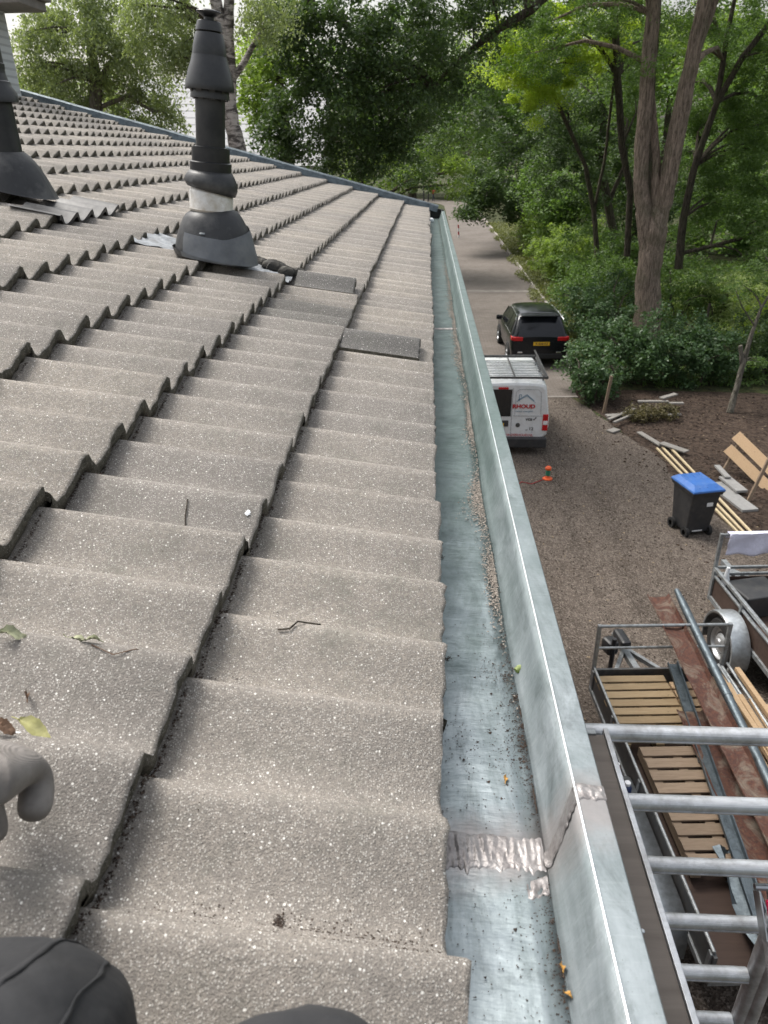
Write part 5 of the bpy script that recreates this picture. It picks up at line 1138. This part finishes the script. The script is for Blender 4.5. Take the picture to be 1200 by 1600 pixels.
# shrubs
def shrub(px, py, Y, lobes, mat, label, size, per, cr, name='shrub', asp=.5, updown=.8, droop=.2):
    c0 = gnd(px, py); Y = Y or c0.y; base = Vector((c0.x, c0.y, 0))
    hs_ = .2 if name == 'weed_clump' else 1.
    m_st = [[(base.x+dx, base.y+dy, 0, .03), (base.x+dx*2, base.y+dy*2, .5*hs_, .02), (base.x+dx*3, base.y+dy*3, .8*hs_, .012)] for dx, dy in ((-.15, 0), (.12, .08), (.02, -.1), (.2, .15))]
    L = []
    for (dx, dy, h, r_, n_) in lobes: L.append(((base.x+dx, base.y+dy, h), (r_, r_, h*.95 if h < r_ else r_), n_))
    return tree(name, base, m_st, L, mat, label, 'bark_dark', size, per, cr, droop, asp, 'shrubs by the drive', 'shrub', 8, updown, 'foliage')
shrub(925, 632, None, [(0, .1, .65, .55, 26), (.4, .8, .95, .8, 34), (-.05, 1.5, .8, .7, 22), (.2, .3, .3, .5, 14)], 'leaf_laurel', 'glossy laurel bush at the corner of drive and soil', .105, 75, .24, 'laurel_bush')
shrub(1000, 600, None, [(-.2, 0, .9, .9, 46), (.9, .1, .85, .9, 42), (-.9, .6, 1.1, .9, 36), (.3, .9, 1.2, 1.0, 40)], 'leaf_laurel', 'dark laurel hedge section in front of the reddish trunk', .11, 80, .28, 'laurel_bush')
shrub(1090, 600, None, [(-.3, .1, .8, .9, 42), (.6, .2, .85, .9, 40), (0, .9, 1.0, 1.0, 36)], 'leaf_laurel', 'dark laurel bush right of the trunk behind the slim tree', .11, 80, .28, 'laurel_bush')
shrub(1185, 590, None, [(0, 0, .9, 1.0, 46), (.9, .2, 1.0, 1.1, 40), (.3, .9, 1.2, 1.1, 34)], 'leaf_dark', 'dark shrub at the right frame edge beyond the soil', .10, 90, .3)
shrub(935, 540, None, [(0, 0, .9, 1.0, 46), (-.6, 1.2, 1.0, 1.0, 40), (.6, 1.3, 1.3, 1.1, 40)], 'leaf_laurel', 'bluish green shrub beside the parked black car', .11, 85, .32)
shrub(925, 500, None, [(0, 0, 1.2, 1.3, 50), (.8, 1.5, 1.3, 1.3, 44), (-.5, 2, 1.1, 1.1, 32)], 'leaf_mid', 'leafy green shrub ahead of the parked black car', .12, 85, .4)
shrub(875, 440, None, [(0, 0, 1.1, 1.2, 46), (.4, 2.2, 1.3, 1.4, 50), (1.4, 1, 1.5, 1.4, 44), (0, 4, 1.2, 1.3, 34)], 'leaf_light', 'bright green bush along the right road edge', .16, 90, .45)
shrub(840, 400, None, [(0, 0, 1.2, 1.4, 40), (.3, 3, 1.3, 1.5, 40), (1.4, 1.5, 1.4, 1.5, 34)], 'leaf_light', 'bright green bush farther along the right road edge', .2, 80, .6)
shrub(960, 470, None, [(0, 0, 1.6, 1.6, 50), (1.8, .5, 1.4, 1.6, 50), (-1, 1.5, 1.9, 1.7, 44)], 'leaf_mid', 'large green shrub behind the trunk base, left side', .14, 90, .5)
shrub(1060, 500, None, [(0, 0, 1.2, 1.4, 34), (1.5, .8, 1.0, 1.2, 26), (-1, 1, 1.4, 1.3, 30)], 'leaf_mid', 'green shrub behind the trunk base, right side', .13, 90, .45)
shrub(1120, 500, None, [(0, 0, .8, 1.2, 30), (1.5, 1.2, .7, 1.3, 26), (-.8, 2.2, .8, 1.2, 22), (2.6, 3, .9, 1.4, 20)], 'leaf_pale', 'pale yellow-green bush in the bright clearing', .12, 70, .4)
shrub(1170, 530, None, [(0, 0, .9, .9, 22), (.9, .4, 1.0, .9, 20)], 'leaf_yellow', 'small yellow-leaved bush behind the slim tree', .10, 70, .28)
shrub(1010, 655, None, [(0, 0, .22, .42, 22), (.5, .1, .2, .35, 16), (-.3, -.1, .15, .3, 10)], 'leaf_weed', 'low brownish weeds growing over the timber pile', .07, 45, .16, 'weed_clump')
# slim crooked tree on the soil
a0 = gnd(1140, 645); 
tree('young_tree', a0, [[(*a0, .09)]+ST([(1150, 610, 19.2, .075), (1162, 565, 19.3, .07), (1175, 520, 19.4, .05), (1190, 480, 19.5, .035), (1215, 440, 19.6, .02)]), ST([(1160, 570, 19.3, .06), (1157, 540, 19.3, .05)]), ST([(1178, 508, 19.4, .025), (1160, 480, 19.2, .015), (1150, 455, 19, .01)])],
    [BL(1165, 440, 19.5, 30, 8, .5), BL(1195, 420, 19.8, 30, 8, .5), BL(1190, 560, 19.5, 16, 3, .3)], 'leaf_mid', 'slim crooked young tree standing on the bare soil', 'bark_grey', .07, 110, .3, .3, twigs=8)
# grass and ground cover
def cover(name, n, xr, yr, mat, label, s0, cond=None, h=.12):
    x = npr.uniform(*xr, n); y = npr.uniform(*yr, n)
    if cond is not None: k = cond(x, y); x = x[k]; y = y[k]
    n = len(x); C = np.stack([x, y, npr.uniform(.0, h, n)], 1); V, F = leaf_cloud(C, np.full(n, s0*1.4), 9, s0, -.6, .3)
    tag(np_mesh(name, V, F, mat), label, 'ground cover', None, 'stuff')
cover('verge_grass', 6500, (5.0, 9), (24, 75), 'leaf_grass', 'rough grass strip along the right road edge', .16, lambda x, y: x > 5.0+.016*(y-20)+.25*np.sin(y))
cover('ground_ivy', 9000, (6.5, 26), (21.3, 48), 'leaf_mid', 'ivy and weeds covering the woodland floor', .15)
cover('clearing_grass', 4000, (10, 26), (27, 46), 'leaf_pale', 'pale grass in the bright clearing at the right', .2)
# neighbour's pale roof seen through the birches
nb_ = empty('neighbour_house', (-7.3, 31, 0), R(4), 'neighbouring house with pale shingled roof behind the birch trunk', 'house')
m = MB(); m.box((0, 0, 3.1), (6.4, 8, 6.2)); m.build('wall', 'white_brick', nb_)
m = MB(); 
for sx in (-1, 1): m.add([(-3.5, sx*4.6, 6.0), (3.5, sx*4.6, 6.0), (3.5, 0, 8.9), (-3.5, 0, 8.9)], [(0, 1, 2, 3) if sx < 0 else (3, 2, 1, 0)])
m.build('roof', 'shingle', nb_)
for x in (-2, .8): m = MB(); m.box((x, -4.02, 2.4), (1.3, .08, 1.4)); m.build('window', 'car_glass', nb_)

# ------------------------------------------------------------ people
def skin_fig(name, verts, edges, radii, mat, parent=None, sub=2, root=0):
    me = bpy.data.meshes.new(name); me.from_pydata([tuple(v) for v in verts], edges, []); o = bpy.data.objects.new(name, me); COL.objects.link(o)
    sk = o.modifiers.new('skin', 'SKIN'); sk.branch_smoothing = .6
    for i, r_ in enumerate(radii):
        rr_ = r_ if isinstance(r_, tuple) else (r_, r_); o.data.skin_vertices[0].data[i].radius = rr_; o.data.skin_vertices[0].data[i].use_root = (i == root)
    s = o.modifiers.new('sub', 'SUBSURF'); s.levels = s.render_levels = sub; me.materials.append(MATS[mat])
    for p in me.polygons: p.use_smooth = True
    sk.use_smooth_shade = True
    if parent: o.parent = parent
    return o
def Z(h): return G-h
# the roofer kneeling behind the camera: knees and one gloved hand show
per = empty('person', (0, 0, 0), 0, 'person kneeling on the tiles in dark work trousers and grey glove', 'person')
vs = [(-.15, -.30, Z(.33)), (-.15, -.33, Z(.12)), (-.15, -.34, Z(-.06)), (-.15, -.33, Z(-.19)), (-.15, -.30, Z(-.27)), (-.15, -.31, Z(-.38)),
      (-.33, -.31, Z(-.05)), (-.50, -.08, Z(.16)), (-.56, .20, Z(.32)), (-.525, .36, Z(.415)),
      (.03, -.31, Z(-.05)), (.16, -.22, Z(.18)), (.07, -.10, Z(.03))]
ed = [(0, 1), (1, 2), (2, 3), (3, 4), (4, 5), (2, 6), (6, 7), (7, 8), (8, 9), (2, 10), (10, 11), (11, 12)]
skin_fig('body', vs, ed, [(.15, .11), (.15, .11), (.13, .09), .055, (.08, .095), (.07, .08), .06, .048, .042, .03, .06, .048, .032], 'jacket', per)
# trousers: thighs to knees to shins
tv = [(-.15, -.32, Z(.33)), (-.25, -.22, Z(.36)), (-.26, .0, Z(.42)), (-.252, .19, Z(.455)), (-.246, .262, Z(.498)), (-.252, .23, Z(.54)), (-.262, .0, Z(.54)), (-.27, -.30, Z(.54)),
      (-.05, -.22, Z(.38)), (-.055, .0, Z(.41)), (-.064, .155, Z(.46)), (-.066, .228, Z(.495)), (-.064, .20, Z(.54)), (-.05, -.05, Z(.585)), (-.05, -.32, Z(.60))]
te = [(0, 1), (1, 2), (2, 3), (3, 4), (4, 5), (5, 6), (6, 7), (0, 8), (8, 9), (9, 10), (10, 11), (11, 12), (12, 13), (13, 14)]
tr_ = skin_fig('trousers', tv, te, [.13, .10,   .085, .084, .078, .070, .05, .04, .10, .085, .080, .072, .062, .05, .04], 'trousers', per, 4)
tx = bpy.data.textures.new('folds', 'CLOUDS'); tx.noise_scale = .11
d = tr_.modifiers.new('fold', 'DISPLACE'); d.texture = tx; d.strength = .013; d.texture_coords = 'GLOBAL'
tx2 = bpy.data.textures.new('creases', 'CLOUDS'); tx2.noise_scale = .028; tx2.noise_depth = 1
d2 = tr_.modifiers.new('crease', 'DISPLACE'); d2.texture = tx2; d2.strength = .0055; d2.texture_coords = 'GLOBAL'
for ps_ in ([(-.235, .16, Z(.38)), (-.228, .24, Z(.41)), (-.225, .31, Z(.45)), (-.228, .33, Z(.50))], [(-.19, .17, Z(.40)), (-.185, .25, Z(.43)), (-.19, .31, Z(.47))]):
    m = MB(); P_ = [Vector(p) for p in ps_]; Q_ = [P_[i].lerp(P_[i+1], j/8) for i in range(len(P_)-1) for j in range(8)]
    m.s = True; m.grid([[p+Vector((-.0022, 0, 0)), p, p+Vector((.0022, 0, 0))] for p in Q_]); o = m.build('seam', 'trousers', tr_)
    sw = o.modifiers.new('wrap', 'SHRINKWRAP'); sw.target = tr_; sw.offset = .0012; so_ = o.modifiers.new('thick', 'SOLIDIFY'); so_.thickness = .0009
# glove: palm on the tile, fingers bent, thumb off the side
def hand2(par):
    # laid out from where the photo shows the knuckle ridge and the hanging finger
    def at_s(px, py, lift):    # point above the roof plane along the photo ray
        d = Fv + Rv*(px-600)/FPX - Uv*(py-800)/FPX; d = Vector(d); n_ = NR; t_ = ((E0+n_*lift-Vector((0, 0, G))).dot(n_))/d.dot(n_); return Vector((0, 0, G))+d*t_
    Wr = at_s(-110, 1235, .075); Pm = at_s(-45, 1215, .068); Pk = at_s(5, 1202, .058)
    vs = [Wr, Pm, Pk]; ed = [(0, 1), (1, 2)]; rd = [(.030, .030), (.044, .032), (.040, .030)]
    def chain(start, pts2, rs):
        prev = start
        for o_, r_ in zip(pts2, rs): vs.append(o_); ed.append((prev, len(vs)-1)); rd.append(r_); prev = len(vs)-1
    chain(2, [at_s(42, 1200, .040), at_s(58, 1216, .026), at_s(57, 1250, .017), at_s(50, 1284, .013)], [.023, .0155, .0160, .0140])       # index, tip hanging towards the camera
    chain(2, [at_s(22, 1200, .038), at_s(40, 1206, .016), at_s(44, 1222, .006)], [.018, .0125, .010])
    chain(1, [at_s(-8, 1190, .036), at_s(8, 1192, .016), at_s(10, 1204, .004)], [.016, .0115, .009])
    chain(1, [at_s(-40, 1182, .034), at_s(-26, 1184, .014), at_s(-26, 1194, .003)], [.015, .0105, .0085])
    chain(1, [at_s(-30, 1262, .045), at_s(-12, 1292, .026), at_s(-8, 1318, .014)], [.017, .0135, .011])                                        # thumb off the palm's side
    return skin_fig('glove', vs, ed, rd, 'glove_knit', par, 3)
hand2(per)
# distant walker in a red jacket
g0 = gnd(677, 315); pe = empty('person', g0, R(160), 'person in a red jacket far off at the bend of the road', 'person')
vs = [(0, 0, .95), (0, 0, 1.25), (0, 0, 1.48), (0, 0, 1.60), (0, 0, 1.76), (.1, 0, .5), (.1, .05, .05), (-.1, 0, .5), (-.1, -.05, .05), (.24, 0, 1.42), (.28, .03, 1.1), (.25, .12, .88), (-.24, 0, 1.42), (-.28, .03, 1.1), (-.25, .1, .88)]
skin_fig('body', vs, [(0, 1), (1, 2), (2, 3), (3, 4), (0, 5), (5, 6), (0, 7), (7, 8), (2, 9), (9, 10), (10, 11), (2, 12), (12, 13), (13, 14)], [(.16, .12), (.17, .12), .12, .055, .10, .085, .055, .085, .055, .06, .05, .04, .06, .05, .04], 'jacket', pe, 1)
skin_fig('jacket', [(0, 0, .90), (0, 0, 1.25), (0, 0, 1.50), (.26, 0, 1.42), (.30, .03, 1.1), (-.26, 0, 1.42), (-.30, .03, 1.1)], [(0, 1), (1, 2), (2, 3), (3, 4), (2, 5), (5, 6)], [(.21, .17), (.24, .17), .16, .09, .07, .09, .07], 'red_plastic', pe, 1)
